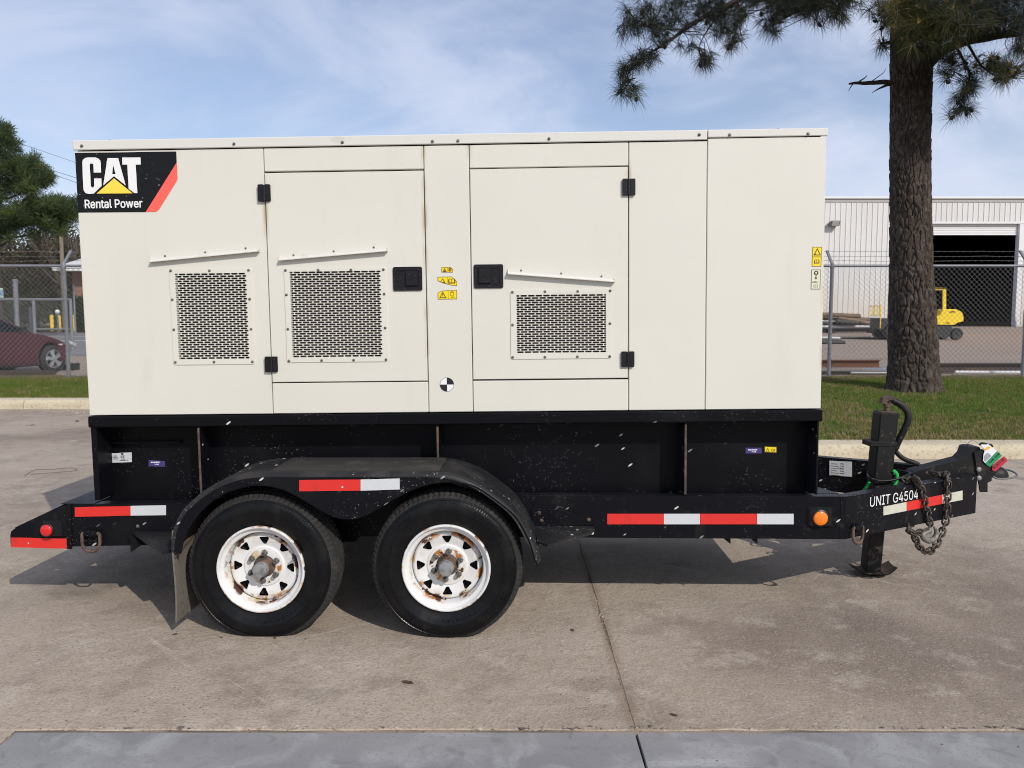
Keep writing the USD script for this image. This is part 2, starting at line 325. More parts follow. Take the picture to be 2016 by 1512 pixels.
def vent(par, perf, frame_px, bolts_px, rows, yf=0.0, slot=.0397):
    """punched cover plate: staggered slots in a screwed frame, dark cavity behind"""
    (ax, az), (bx_, bz) = perf
    o = [g(*p) for p in frame_px]; x0, x1 = np.mean([o[0][0], o[3][0]]), np.mean([o[1][0], o[2][0]]); z1, z0 = np.mean([o[0][1], o[1][1]]), np.mean([o[2][1], o[3][1]])
    holes, ph = [], (bz - az) / rows
    hz = ph * .78
    for r in range(rows):
        zc = az + (r + .5) * ph
        xs = ax - slot * .5 * ((rows - r) % 2) ; x = xs
        while x < bx_:
            a, b = max(x + .0019, ax), min(x + slot - .0019, bx_)
            if b - a > .006:
                k = min(hz * .42, (b - a) * .3)
                holes.append([(a, zc - hz / 2 + k), (a + k, zc - hz / 2), (b - k, zc - hz / 2), (b, zc - hz / 2 + k), (b, zc + hz / 2 - k), (b - k, zc + hz / 2), (a + k, zc + hz / 2), (a, zc + hz / 2 - k)])
            x += slot
    r_ = .012
    plate = Polygon(sbox(x0 + r_, z0 + r_, x1 - r_, z1 - r_).buffer(r_, 4).exterior.coords, holes)
    m = trimesh.creation.extrude_polygon(plate, .004, engine='earcut'); v = np.array(m.vertices)
    obj('vent_cover', (np.stack([v[:, 0], yf - v[:, 2] , v[:, 1]], 1), np.array(m.faces)), cream, par)
    cav = join([cbox(ax - .005, bx_ + .005, .12, .125, az - .005, bz + .005), cbox(ax - .012, ax - .003, .031, .12, az, bz), cbox(bx_ + .003, bx_ + .012, .031, .12, az, bz),
                cbox(ax, bx_, .031, .12, az - .012, az - .003), cbox(ax, bx_, .031, .12, bz + .003, bz + .012)])
    obj('vent_cavity', cav, interior, par)
    for p in bolts_px:
        q = g(*p); obj('bolt', bolt(q[0], yf - .004, q[1], .0060, .006), steel, par, smooth=40)
def perf_of(tl, tr, br, bl):
    o = [g(*p) for p in (tl, tr, br, bl)]
    return ((np.mean([o[0][0], o[3][0]]), np.mean([o[2][1], o[3][1]])), (np.mean([o[1][0], o[2][0]]), np.mean([o[0][1], o[1][1]])))
def visor(par, l_top, l_bot, r_top, r_bot, bolts_px, yf):
    a, b, c, d = g(*l_top), g(*l_bot), g(*r_top), g(*r_bot)
    P = [a, c, d, b]
    flange = Polygon([a, c, (d[0], d[1] + .012), (b[0], b[1] + .012)])
    lip = join([hull([(x, y, z + dz) for (x, z) in (b, d) for y, dz in ((yf - .028, 0), (yf - .028, .004), (yf - .0005, .016), (yf - .0005, .012))])])
    ends = [hull([(x + s, y, z) for s in (0, .003) for y, z in ((yf - .0005, z0), (yf - .0005, z1), (yf - .028, z0), (yf - .028, z0 + .004))]) for x, z0, z1 in ((b[0], b[1], a[1]), (d[0] - .003, d[1], c[1]))]
    v_ = obj('rain_visor', [prism_xz(flange, yf - .003, yf - .0004), lip] + ends, cream_edge, par)
    for p in bolts_px:
        q = g(*p); obj('screw', bolt(q[0], yf - .003, q[1], .0046, .004), steel, par, smooth=40)

pf1 = perf_of((344, 538), (486, 537), (491.5, 706), (352, 708)); pf2 = perf_of((570.5, 534), (750, 533), (754, 702), (576, 704)); pf3 = perf_of((1016.5, 580), (1194, 579), (1193, 693.6), (1017, 695.5))
box_of = lambda pf: (pf[0][0], pf[0][1], pf[1][0], pf[1][1])
cream = mat('cream_panel_paint', (.630, .612, .540), .36, object_space=True, layers=[Nz(s=1.6, lo=.35, hi=.7, c=(.605, .587, .516), k=.6), Nz(s=5, lo=.58, hi=.8, c=(.53, .51, .45), k=.35, st=(1, 1, .25)), Nz(s=9, lo=.62, hi=.78, c=(.52, .50, .42), k=.2, st=(1, 1, .07), d=5)] +
    [dict(t='ax', s=1, at=x_, lo=.022, hi=.002, c=(.33, .25, .13), k=.75, **{'and': (2.6, .50, .68)}) for x_ in (xA, xB, xC, xD, W)] + [V(s=5, lo=.018, hi=.010, c=(.3, .26, .2), k=.5, tex=(.5, 1, 1.5), rot=(0, -.7, 0))], bump=[('n', 1.4, .07, .04), ('n', 4, .04, .012)])
# rear panel with the first vent
rp = thing('rear_panel', parent=gen)
obj('sheet', panel(0, xA, .004, zt, 0, box_of(pf1)), cream, rp)
vent(rp, pf1, [(333, 530), (494.5, 528), (502, 717), (343, 718)], [(336.7, 533), (413, 533), (490, 532), (340, 590), (343, 649), (346, 713), (422, 712.5), (497.5, 712), (492, 589), (495, 648)], 38)
visor(rp, (300, 505), (299, 517), (512, 484), (512, 496), [(325.5, 504), (404.6, 496.5), (484, 489)], 0)
# doors
z1t, z1b = gz((523, 340), (833, 337)), gz((538, 752), (843, 750)); z2t, z2b = gz((926, 332), (1237, 330)), gz((931, 747), (1236, 744))
obj('upper_panel', panel(xA, xB, z1t + .009, zt), cream, gen); obj('lower_panel', panel(xA, xB, .004, z1b - .006), cream, gen)
obj('upper_panel', panel(xC, xD, z2t + .007, zt), cream, gen); obj('lower_panel', panel(xC, xD, .004, z2b - .008), cream, gen)
YD = -.004
def latch(par, tl, br, paddle_left):
    a, b = g(*tl), g(*br); x0, x1, z1, z0 = a[0], b[0], a[1], b[1]; w, h = x1 - x0, z1 - z0
    fr = sbox(x0 + .008, z0 + .008, x1 - .008, z1 - .008).buffer(.008, 4).difference(sbox(x0 + .018, z0 + .018, x1 - .018, z1 - .018))
    L = obj('door_latch', [prism_xz(fr, YD - .007, YD - .0003)], plastic, par)
    obj('latch_dish', [cbox(x0 + .016, x1 - .016, YD - .0009, YD - .0002, z0 + .016, z1 - .016), cbox(x0 + .03, x0 + .035, YD - .004, YD - .0006, z0 + .03, z1 - .03)], plastic, par)
    px0 = x0 + w * (.16 if paddle_left else .43)
    obj('latch_paddle', [cbox(px0, px0 + w * .42, YD - .014, YD - .001, z0 + h * .19, z1 - h * .17, .004), cbox(px0 + w * .13, px0 + w * .27, YD - .016, YD - .0138, z0 + h * .45, z0 + h * .58, .001)], plastic, par)
def hinge(par, tl, br):
    a, b = g(*tl), g(*br); x0, x1, z1, z0 = a[0], b[0], a[1], b[1]; xm = (x0 + x1) / 2
    ms = [prism_xz(sbox(x0 + .008, z0 + .008, xm - .008, z1 - .008).buffer(.006, 4), YD - .012, YD - .0005), prism_xz(sbox(xm + .008, z0 + .008, x1 - .008, z1 - .008).buffer(.006, 4), YD - .011, YD - .0005),
          lathe([(.0001, z0 + .006), (.008, z0 + .006), (.008, z1 - .006), (.0001, z1 - .006)], 12, 'z', (xm, YD - .010, 0))]
    obj('hinge', ms, plastic, par, smooth=35)
d1 = thing('door', parent=gen)
obj('sheet', panel(xA + .002, xB - .001, z1b, z1t, YD, box_of(pf2)), cream, d1)
vent(d1, pf2, [(559.4, 529), (760.6, 527), (764.5, 712), (566.5, 713)], [(480 + x / 2.52, 240 + y / 2.52) for x, y in [(209, 737), (371, 735), (533, 735), (694, 733), (214, 858), (221, 1028), (227, 1185), (388, 1183), (547, 1181), (707, 1179), (698, 854), (703, 1022)]], 38, YD)
visor(d1, (553, 503), (552, 514), (764, 486), (764, 495.5), [(578.8, 502.3), (657.8, 494.8), (736.7, 487.2)], YD)
latch(d1, (774, 526), (832, 572), False); hinge(d1, (508, 363), (535, 398)); hinge(d1, (522, 701), (549, 733))
d2 = thing('door', parent=gen)
obj('sheet', panel(xC + .001, xD - .002, z2b, z2t, YD, box_of(pf3)), cream, d2)
vent(d2, pf3, [(1005, 571), (1204, 569), (1203, 705), (1006, 707)], [(480 + x / 2.52, 240 + y / 2.52) for x, y in [(1333, 845), (1494, 842), (1656, 841), (1817, 838), (1334, 1007), (1816, 1000), (1335, 1167), (1494, 1166), (1655, 1164), (1815, 1163)]], 26, YD)
visor(d2, (1000, 529.5), (1000, 540.5), (1210, 545.5), (1210, 556), [(1026, 532.5), (1105, 538.4), (1184, 544)], YD)
latch(d2, (933, 521), (991, 567), True); hinge(d2, (1224, 352), (1251, 386)); hinge(d2, (1222, 691), (1249, 723))
obj('centre_post', panel(xB, xC, .004, zt), cream, gen)
obj('front_panel', panel(xD, xE, .004, zt), cream, gen); obj('end_panel', panel(xE, W, .004, zt + .012), cream, gen)
# carcass behind the seams, sides, back and roof
zr = H - .012
obj('inner_frame', [cbox(.01, xA - .02, .032, .036, .002, box_of(pf1)[1] - .012), cbox(.01, W - .01, .034, .037, .9, zr - .02), cbox(.01, box_of(pf1)[0] - .014, .034, .037, .1, .92),
    cbox(box_of(pf1)[2] + .014, box_of(pf2)[0] - .014, .033, .036, .002, .95), cbox(box_of(pf2)[2] + .014, box_of(pf3)[0] - .014, .033, .036, .002, .95),
    cbox(box_of(pf3)[2] + .014, W - .01, .033, .036, .002, .95), cbox(box_of(pf2)[0] - .02, box_of(pf2)[2] + .02, .0335, .036, .002, box_of(pf2)[1] - .014), cbox(box_of(pf3)[0] - .02, box_of(pf3)[2] + .02, .0335, .036, .002, box_of(pf3)[1] - .014)], gapdark, gen)
obj('end_wall', cbox(0, .025, .031, DEP, .004, zr, .003), cream, gen); obj('end_wall', cbox(W - .025, W, .031, DEP, .004, zr, .003), cream, gen)
obj('back_wall', cbox(.026, W - .026, DEP - .03, DEP, .004, zr, .003), cream, gen)
obj('roof', cbox(.002, W - .002, .004, DEP - .004, zr + .001, H - .001, .003), cream, gen)
obj('roof_trim', cbox(-.003, xE - .003, -.009, .0035, zt + .005, H, .0035), cream_edge, gen)
obj('roof_trim', cbox(xE + .001, W + .004, -.007, .0035, zt + .016, H, .0035), cream_edge, gen)
for p in [(163, 288), (462, 284), (675, 281), (852, 279), (902, 278), (1081, 274), (1376, 266), (1436, 266), (1590, 264)]:
    q = g(*p); obj('trim_bolt', bolt(q[0], -.009 if p[0] < 1390 else -.007, q[1], .0068, .008), steel, gen, smooth=40)
for px in (207, 1331, 1537):
    q = g(px, 275); obj('roof_bolt', lathe([(.014, H - .001), (.014, H + .006), (.007, H + .013), (.0001, H + .013)], 10, 'z', (q[0], .05, 0)), steel, gen, smooth=40)
# ---- decals
def zz(x, y): return g(140 + x / 8.4, 280 + y / 8.4)
P_ = lambda pts: Polygon([zz(*p) for p in pts])
logo = thing('logo_decal', parent=gen, label='black decal with white CAT lettering, yellow triangle and coral stripe')
obj('decal_field', prism_xz(P_([(65, 178), (1738, 153), (1748, 335), (1235, 1155), (120, 1165)]), -.0012, -.0002), decal_black, logo)
obj('coral_stripe', prism_xz(P_([(1748, 335), (1762, 600), (1745, 650), (1455, 1115), (1410, 1150), (1235, 1155)]), -.0013, -.0002), coral_ink, logo)
C_ = P_([(188, 330), (200, 290), (235, 262), (280, 252), (400, 252), (450, 268), (485, 305), (494, 350), (498, 503), (378, 503), (372, 375), (357, 353), (323, 353), (310, 375), (330, 725), (345, 748), (372, 748), (385, 725), (382, 600), (503, 600), (508, 722), (378, 850), (300, 857), (240, 840), (213, 800), (204, 750)])
A_ = P_([(605, 262), (780, 262), (905, 715), (712, 562), (535, 715)]).difference(P_([(700, 375), (738, 528), (682, 528)]))
T2 = P_([(845, 255), (1150, 252), (1155, 370), (1070, 372), (1098, 842), (1050, 842), (955, 770), (932, 372), (850, 372)])
for s in (C_, A_, T2): obj('logo_letter', prism_xz(s, -.0022, -.001), white_ink, logo)
obj('logo_triangle', prism_xz(P_([(712, 598), (1020, 845), (425, 850)]), -.0022, -.001), yellow_ink, logo)
a, b = zz(232, 1090), zz(1185, 1083); c = zz(232, 955)
obj('lettering', words('Rental Power', (c[1] - a[1]), a[0], -.001, a[1], b[0] - a[0], True, .0012), white_ink, logo)

def dashes(width, h, x, y, z, seed=0, t=.0008):
    """print too small to read: a row of short strokes"""
    r = random.Random(seed); out = []; c = 0.0
    while c < width:
        w = r.uniform(.5, 1.3) * h; out.append(cbox(x + c, x + min(c + w, width), y - t, y, z, z + h * r.uniform(.75, 1))); c += w + (.3 * h if r.random() < .75 else h)
    return join(out)
def tri_sign(x, z, s, y, t=.13):
    """hollow warning triangle"""
    o = Polygon([(x - s / 2, z), (x + s / 2, z), (x, z + s * .95)])
    return prism_xz(o.difference(o.buffer(-s * t)), y - .0008, y)
def book(x, z, w, h, y):
    o = Polygon([(x - w / 2, z), (x + w / 2, z), (x + w / 2, z + h * .8), (x + w * .36, z + h), (x + .06 * w, z + h), (x, z + h * .92), (x - .06 * w, z + h), (x - w * .36, z + h), (x - w / 2, z + h * .8)])
    pg = unary_union([sbox(x - w * .34, z + h * .22, x - w * .04, z + h * .9), sbox(x + w * .04, z + h * .22, x + w * .34, z + h * .9)])
    return prism_xz(o.difference(pg), y - .0008, y)
def framed(poly, y, mbase, mink, par, name, bw=.0022):
    t = thing(name, parent=par)
    obj('sticker', prism_xz(poly, y - .0009, y - .0001), mbase, t); obj('border', prism_xz(poly.difference(poly.buffer(-bw)), y - .0016, y - .0008), mink, t)
    return t
def lz(x, y): return g(850 + x / 16.8, 510 + y / 16.8)
PL = lambda pts: Polygon([lz(*p) for p in pts])
s_ = lambda n: n / 16.8 / 378                                       # zoomed pixels -> metres
L1 = framed(PL([(325, 265), (625, 265), (705, 345), (700, 440), (325, 440)]), 0, label_y, brown_ink, gen, 'warning_label')
q = lz(425, 425); q2 = lz(600, 350)
obj('pictogram', [tri_sign(q[0], q[1], s_(140), -.0009), prism_xz(Polygon([(q[0] - .005, q[1] + .003), (q[0] + .005, q[1] + .003), (q[0], q[1] + .011)]), -.0017, -.0009), cbox(*[lz(510, 0)[0] - .0006, lz(510, 0)[0] + .0006], -.0017, -.0009, lz(0, 438)[1], lz(0, 268)[1])], brown_ink, L1)
cc = trimesh.creation.annulus(r_min=s_(50), r_max=s_(62), height=.0008); v = np.array(cc.vertices)
obj('pictogram', [(np.stack([v[:, 0] + q2[0], -.0013 - v[:, 2], v[:, 1] + q2[1]], 1), cc.faces), prism_xz([(q2[0] - .003, q2[1] - .006), (q2[0] + .004, q2[1] - .007), (q2[0] + .004, q2[1] + .004), (q2[0] + .001, q2[1] + .008), (q2[0] - .004, q2[1] + .003)], -.0017, -.0009)], mat('dark_red_print', (.12, .01, .01), .5), L1)
L2 = framed(PL([(195, 590), (670, 580), (840, 745), (835, 885), (725, 885), (520, 835), (400, 800), (200, 720)]), 0, label_y, brown_ink, gen, 'warning_label')
tag(stage.GetPrimAtPath(L2), 'torn yellow warning label with an open book')
q = lz(370, 815); q2 = lz(665, 810)
o = Polygon([lz(365, 630), lz(470, 820), lz(445, 820), lz(362, 668), lz(295, 770), lz(275, 770)])
obj('pictogram', [prism_xz(o, -.0017, -.0009), book(q2[0], q2[1], s_(235), s_(160), -.0009), cbox(lz(512, 0)[0] - .0006, lz(512, 0)[0] + .0006, -.0017, -.0009, lz(0, 825)[1], lz(0, 600)[1]), prism_xz([lz(340, 800), lz(400, 735), lz(430, 780), lz(395, 790)], -.0017, -.0009)], brown_ink, L2)
L3 = framed(PL([(200, 1115), (350, 1045), (835, 1022), (835, 1325), (205, 1335)]), 0, label_y, brown_ink, gen, 'warning_label')
q = lz(368, 1290); q2 = lz(672, 1160)
cc = trimesh.creation.annulus(r_min=s_(52), r_max=s_(66), height=.0008); v = np.array(cc.vertices)
obj('pictogram', [tri_sign(q[0], q[1], s_(235), -.0009, .10), cbox(q[0] - .0016, q[0] + .0016, -.0017, -.0009, q[1] + s_(75), q[1] + s_(150)), cbox(q[0] - .0016, q[0] + .0016, -.0017, -.0009, q[1] + s_(40), q[1] + s_(56)),
    (np.stack([v[:, 0] + q2[0], -.0013 - v[:, 2], v[:, 1] + q2[1]], 1), cc.faces), prism_xz(sbox(q2[0] - s_(45), q2[1] + s_(50), q2[0] + s_(45), q2[1] + s_(95)).difference(sbox(q2[0] - s_(30), q2[1] + s_(50), q2[0] + s_(30), q2[1] + s_(82))), -.0017, -.0009),
    cbox(lz(522, 0)[0] - .0006, lz(522, 0)[0] + .0006, -.0017, -.0009, lz(0, 1320)[1], lz(0, 1035)[1]), words('AUTO', s_(36), lz(620, 0)[0], -.0009, lz(0, 1290)[1], s_(115), True, .0008)], brown_ink, L3)
q = g(880, 757); r_ = .0375
bal = thing('balance_mark', parent=gen, label='round black and white quartered mark')
wedge = lambda a0: Polygon([(q[0], q[1])] + [(q[0] + r_ * math.cos(a0 + t), q[1] + r_ * math.sin(a0 + t)) for t in np.linspace(0, math.pi / 2, 10)])
disc = Polygon([(q[0] + r_ * math.cos(t), q[1] + r_ * math.sin(t)) for t in np.linspace(0, 2 * math.pi, 40, endpoint=False)])
obj('white_disc', prism_xz(disc, -.0009, -.0001), white_ink, bal); obj('black_quarters', [prism_xz(wedge(0), -.0016, -.0008), prism_xz(wedge(math.pi), -.0016, -.0008), prism_xz(disc.difference(disc.buffer(-.0016)), -.0017, -.0008)], black_ink, bal)
def rz(x, y): return g(1580 + x / 14.4, 475 + y / 14.4)
RP = lambda pts: Polygon([rz(*p) for p in pts])
R1 = framed(RP([(285, 160), (550, 160), (525, 715), (262, 715)]), 0, label_y, brown_ink, gen, 'warning_label')
k = 1 / 14.4 / 385
q = rz(412, 400); q2 = rz(400, 630)
obj('pictogram', [tri_sign(q[0], q[1], 220 * k, -.0009, .10), book(q2[0], q2[1], 150 * k, 110 * k, -.0009), prism_xz([rz(285, 436), rz(525, 436), rz(525, 448), rz(285, 448)], -.0017, -.0009), prism_xz([rz(330, 385), rz(360, 345), rz(400, 385)], -.0017, -.0009)], brown_ink, R1)
R2 = framed(RP([(252, 805), (515, 805), (495, 1360), (235, 1360)]), 0, label_c, black_ink, gen, 'lifting_label')
q = rz(384, 900); cir = Polygon([(q[0] + 64 * k * math.cos(t), q[1] + 64 * k * math.sin(t)) for t in np.linspace(0, 6.283, 28, endpoint=False)])
arrow = RP([(384, 852), (425, 900), (404, 900), (404, 938), (364, 938), (364, 900), (343, 900)])
hook = tube(curve([[*(lambda w: (w[0], -.0012, w[1]))(rz(*p))] for p in [(384, 960), (382, 1000), (360, 1025), (362, 1055), (385, 1062), (403, 1040), (402, 1022)]], 5), 12 * k, 6)
obj('pictogram', [prism_xz(cir.difference(arrow), -.0017, -.0009), hook, dashes(110 * k, 16 * k, rz(315, 0)[0], -.0009, rz(0, 1146)[1], 1), dashes(165 * k, 16 * k, rz(290, 0)[0], -.0009, rz(0, 1180)[1], 2)], black_ink, R2)
q = rz(370, 1308); obj('pictogram', book(q[0], q[1], 125 * k, 85 * k, -.0009), mat('pale_grey_print', (.33, .33, .24), .5), R2)

# ---- black base tank
base = thing('base_tank', parent=gen)
zb = lambda px, py: g(px, py)[1]
zlo = -.43; YT = .145
obj('top_rail', [cbox(-.004, W + .006, -.014, .05, -.062, -.001, .006), cbox(.0, W, .05, DEP, -.062, -.002)], blackclean, base)
obj('tank_wall', cbox(.01, W - .0215, YT, DEP - .05, zlo - .12, -.063), blackclean, base)
xs_g = [g(392, 900)[0], g(862, 870)[0], g(1350, 900)[0]]
obj('end_plate', cbox(.004, .034, -.002, YT - .001, g(180, 985)[1], -.0625, .002), blackclean, base)
obj('end_plate', cbox(W - .020, W - .010, -.003, YT + .4, g(1614, 974)[1], -.0625, .0015), blackclean, base)
for px, zz0 in ((392, g(392, 985)[1]), (862, g(862, 975)[1] + .01), (1350, g(1350, 973)[1])):
    x = g(px, 880)[0]
    obj('gusset', cbox(x - .005, x + .005, .002, YT - .001, zz0, -.0625), blackclean, base); obj('gusset_edge', cbox(x - .0055, x + .0055, -.001, .0018, zz0, -.075), rustedge, base)
a = g(204, 872, YT - .03); b = g(354, 870, YT - .03); obj('ledge', cbox(a[0], b[0], YT - .035, YT - .001, a[1] - .004, a[1] + .006), blackclean, base)
def base_label(name, p, m, ink, lines, wd, d=YT):
    o = [g(*q, d) for q in p]; poly = Polygon(o); t = thing(name, parent=base)
    obj('sticker', prism_xz(poly, d - .0016, d - .0004), m, t)
    for i, (txt, fx, fz, w, h) in enumerate(lines):
        x = o[3][0] + (o[2][0] - o[3][0]) * fx; z = o[3][1] + (o[0][1] - o[3][1]) * fz
        obj('print', dashes(w, h, x, d - .0014, z, i), ink, t)
base_label('data_label', [(218, 892.5), (259.5, 890.5), (260, 909.5), (219, 911)], label_w, black_ink, [(0, .5, .84, .016, .010), (0, .09, .68, .025, .005), (0, .09, .54, .028, .005), (0, .09, .36, .03, .005), (0, .48, .66, .026, .006), (0, .48, .52, .02, .006), (0, .5, .34, .02, .005), (0, .42, .2, .05, .006)], 0)
base_label('violet_label', [(293, 905.5), (325, 908), (325, 919), (293, 917.5)], label_b, white_ink, [(0, .15, .52, .055, .007), (0, .38, .2, .022, .006)], 0)
base_label('violet_label', [(1468, 881.5), (1499.5, 881.5), (1499.5, 892.5), (1468, 892.5)], label_b, white_ink, [(0, .15, .52, .055, .007), (0, .38, .2, .022, .006)], 0)
o = [g(*p, YT) for p in [(1505, 878.6), (1529, 879.5), (1529, 891), (1505, 890.5)]]
L6 = framed(Polygon(o), YT - .0003, label_y, brown_ink, base, 'warning_label'); x0, x1, z0, z1 = o[0][0], o[1][0], o[2][1], o[0][1]
obj('pictogram', [tri_sign(x0 + (x1 - x0) * .26, z0 + .006, .022, YT - .0012, .12), book(x0 + (x1 - x0) * .72, z0 + .007, .02, .014, YT - .0012)], brown_ink, L6)
# ================================================================ the trailer
T = Frame((-2.271, 4.2011, 0.0), -0.0211, 0.0)
t_ = T.loc
tr = thing('trailer', 'black tandem-axle trailer with rusty white wheels and red-white reflector tape, under the generator', 'trailer', T)
zt_r, zb_r = t_(1350, 976.5)[1], t_(1350, 1060)[1]                   # rail top and bottom
xM = t_(700, 1000)[0]
xbend = t_(1655, 1000)[0]
xtail = t_(139, 1030)[0]
# front half of the near rail: straight; rear half drops a little towards the tail
obj('side_rail', [cbox(xM, xbend, .0, .012, zb_r, zt_r, .002), cbox(xM, xbend, .012, .075, zt_r - .012, zt_r, .002), cbox(xM, xbend, .012, .075, zb_r, zb_r + .012, .002)], blackp, tr)
zl1, zl0 = t_(145, 993.5)[1], t_(145, 1076)[1]
zr1, zr0 = t_(640, 984)[1], t_(640, 1066)[1]
obj('side_rail', prism_xz([(xtail, zl0), (xM - .001, zr0), (xM - .001, zr1), (xtail, zl1)], 0, .075), blackp, tr)
TW = 1.46                                                            # over the two rails
obj('side_rail', cbox(xtail, xbend, TW - .075, TW, zb_r - .02, zt_r - .02, .002), blackp, tr)
for x in np.linspace(xtail + .25, xbend - .25, 8): obj('cross_member', cbox(x - .03, x + .03, .08, TW - .08, zb_r + .02, zb_r + .12), blackp, tr)
obj('deck', cbox(xtail + .3, t_(1612, 960)[0], .08, TW - .08, zt_r - .16, zt_r - .15), blackp, tr)
# tongue: both sides run to the coupler
tip = T.flat(1924, 936, zt_r); yc = TW / 2; tx = tip[0]; tyn = tip[1]
bw = .075
near = [(xbend + .0005, 0), (xbend + .03, .003), (xbend + .055, .018), (tx, tyn), (tx, tyn + bw * 1.02), (xbend + .03, bw), (xbend + .0005, bw)]
obj('tongue_beam', prism_xy(near, zb_r, zt_r), blackp, tr, smooth=25)
obj('tongue_beam', prism_xy([(x, TW - y) for x, y in near][::-1], zb_r, zt_r), blackp, tr)
obj('tongue_plate', prism_xy([(t_(1612, 960)[0], .08), (xbend + .02, .08), (xbend - .03, .22), (t_(1612, 960)[0], .55)], zt_r - .012, zt_r + .001), blackp, tr)
obj('cross_member', cbox(xbend - .06, xbend, .08, TW - .08, zb_r + .01, zt_r - .03), blackp, tr)
obj('cross_member', cbox(t_(1612, 960)[0] + .02, t_(1612, 960)[0] + .08, .08, TW - .08, zb_r + .01, zt_r - .03), blackp, tr)
xk = xbend + (tx - xbend) * .55; obj('cross_member', cbox(xk, xk + .06, .36, TW - .36, zb_r + .02, zt_r - .06), blackp, tr)
# frame of the tongue's near face
ang = math.atan2(tyn - .018, tx - xbend - .055)
p0 = np.array([xbend + .055, .018, 0.0])
F = Frame(T.world(p0), math.atan2(T.R[0][1], T.R[0][0]) + ang, 0)
def onT(m):                                                          # tongue-face coordinates -> trailer coordinates
    v, f = (m.vertices, m.faces) if hasattr(m, 'faces') else m
    return T.inv(F.world(np.asarray(v))), f
f_ = F.loc
def tape(par, frame_loc, pts, m, d=-.0011, wrap=None, name='reflector_tape'):
    o = Polygon([frame_loc(*p) for p in pts]); me = prism_xz(o, d, d + .001)
    obj(name, wrap(me) if wrap else me, m, par)
tape(tr, t_, [(147.5, 998.5), (257, 996), (257, 1015), (147.5, 1017.5)], redtape); tape(tr, t_, [(257.3, 996), (327, 994.5), (327, 1014), (257.3, 1015)], whitetape)
for a, b, m in ((1195.5, 1306.5, redtape), (1307, 1378, whitetape), (1378.5, 1490, redtape), (1490.5, 1562.5, whitetape)):
    tape(tr, t_, [(a, 1011.5), (b, 1011.5), (b, 1032), (a, 1032)], m)
for a, b, m in ((1739, 1784.5, agedtape), (1785, 1854.5, redtape), (1855, 1894.8, agedtape)):
    ln = lambda x, y0, y1: y0 + (y1 - y0) * (x - 1739) / 155.8
    tape(tr, f_, [(a, ln(a, 997.5, 965.7)), (b, ln(b, 997.5, 965.7)), (b, ln(b, 1014.7, 984)), (a, ln(a, 1014.7, 984))], m, wrap=onT)
a, b, c = f_(1712.5, 998), f_(1807, 980), f_(1712.5, 978.5)
obj('unit_number', onT(words('UNIT G4504', (c[1] - a[1]) * .98, a[0], 0, a[1] , b[0] - a[0], False, .001)), worn_ink, tr, label='white stencilled lettering UNIT G4504')
# ---- tail bracket with its lamp
def lamp(par, fr, c, r, box4, ml, depth=.03, d=0.0):
    L = thing('marker_lamp', parent=par); o = [fr(*p, d) for p in box4]; x0, x1 = min(p[0] for p in o), max(p[0] for p in o); z0, z1 = min(p[1] for p in o), max(p[1] for p in o)
    q = fr(*c, d); 
    obj('lamp_housing', hull([(x, d - .001, z) for x in (x0, x1) for z in (z0, z1)] + [(x, d - depth, z) for x in (x0 + .014, x1 - .014) for z in (z0 + .012, z1 - .012)]), plastic, L)
    obj('lamp_bezel', lathe([(r * 1.22, d - depth * .5), (r * 1.22, d - depth - .004), (r * 1.02, d - depth - .008), (r * 1.0, d - depth)], 28, 'y', (q[0], 0, q[1])), plastic, L, smooth=40)
    obj('lens', lathe([(r, d - depth), (r, d - depth - .010), (r * .86, d - depth - .016), (r * .4, d - depth - .019), (.0001, d - depth - .0195)], 28, 'y', (q[0], 0, q[1])), ml, L, smooth=50)
YB = -.012
tb = thing('tail_bracket', parent=tr)
obj('bracket_plate', prism_xz([t_(*p, YB) for p in [(28, 1041), (121.5, 997.5), (139, 995), (140.6, 1081), (21.5, 1075), (20, 1054), (22, 1046)]], YB, YB + .010), blackp, tb)
obj('bumper_beam', [prism_yz([(.0, t_(24, 1075)[1]), (TW, t_(24, 1075)[1]), (TW, t_(24, 1052)[1]), (.0, t_(24, 1052)[1])], t_(22, 1060)[0] + .004, t_(34, 1060)[0])], blackp, tb)
obj('sloping_deck', hull([(x, y, z + dz) for x, z in (t_(30, 1041), t_(121, 998)) for y in (0, TW) for dz in (0, .008)] + [(xtail + .35, y, t_(121, 998)[1] + dz) for y in (0, TW) for dz in (0, .008)][:0]), blackp, tb)
obj('tail_deck', cbox(t_(121, 998)[0], .0, .0, TW, zl1 + .0015, zl1 + .006), blackp, tb)
obj('tail_bracket_far', prism_xz([(x, z) for x, z in [t_(*p, YB) for p in [(28, 1041), (121.5, 997.5), (140, 995), (140.6, 1081), (21.5, 1075)]]], TW + .002, TW + .012), blackp, tb)
lamp(tb, t_, (99, 1041), .0315, [(87, 1023), (131, 1024), (130, 1056), (87, 1054)], redlens, .028, YB)
tape(tb, t_, [(25, 1057), (134, 1059), (134, 1079), (25, 1076)], redtape, YB - .0012)
lamp(tr, t_, (1611.5, 1018), .038, [(1588, 1000), (1638, 998), (1638, 1035), (1590, 1037)], amber, .022)
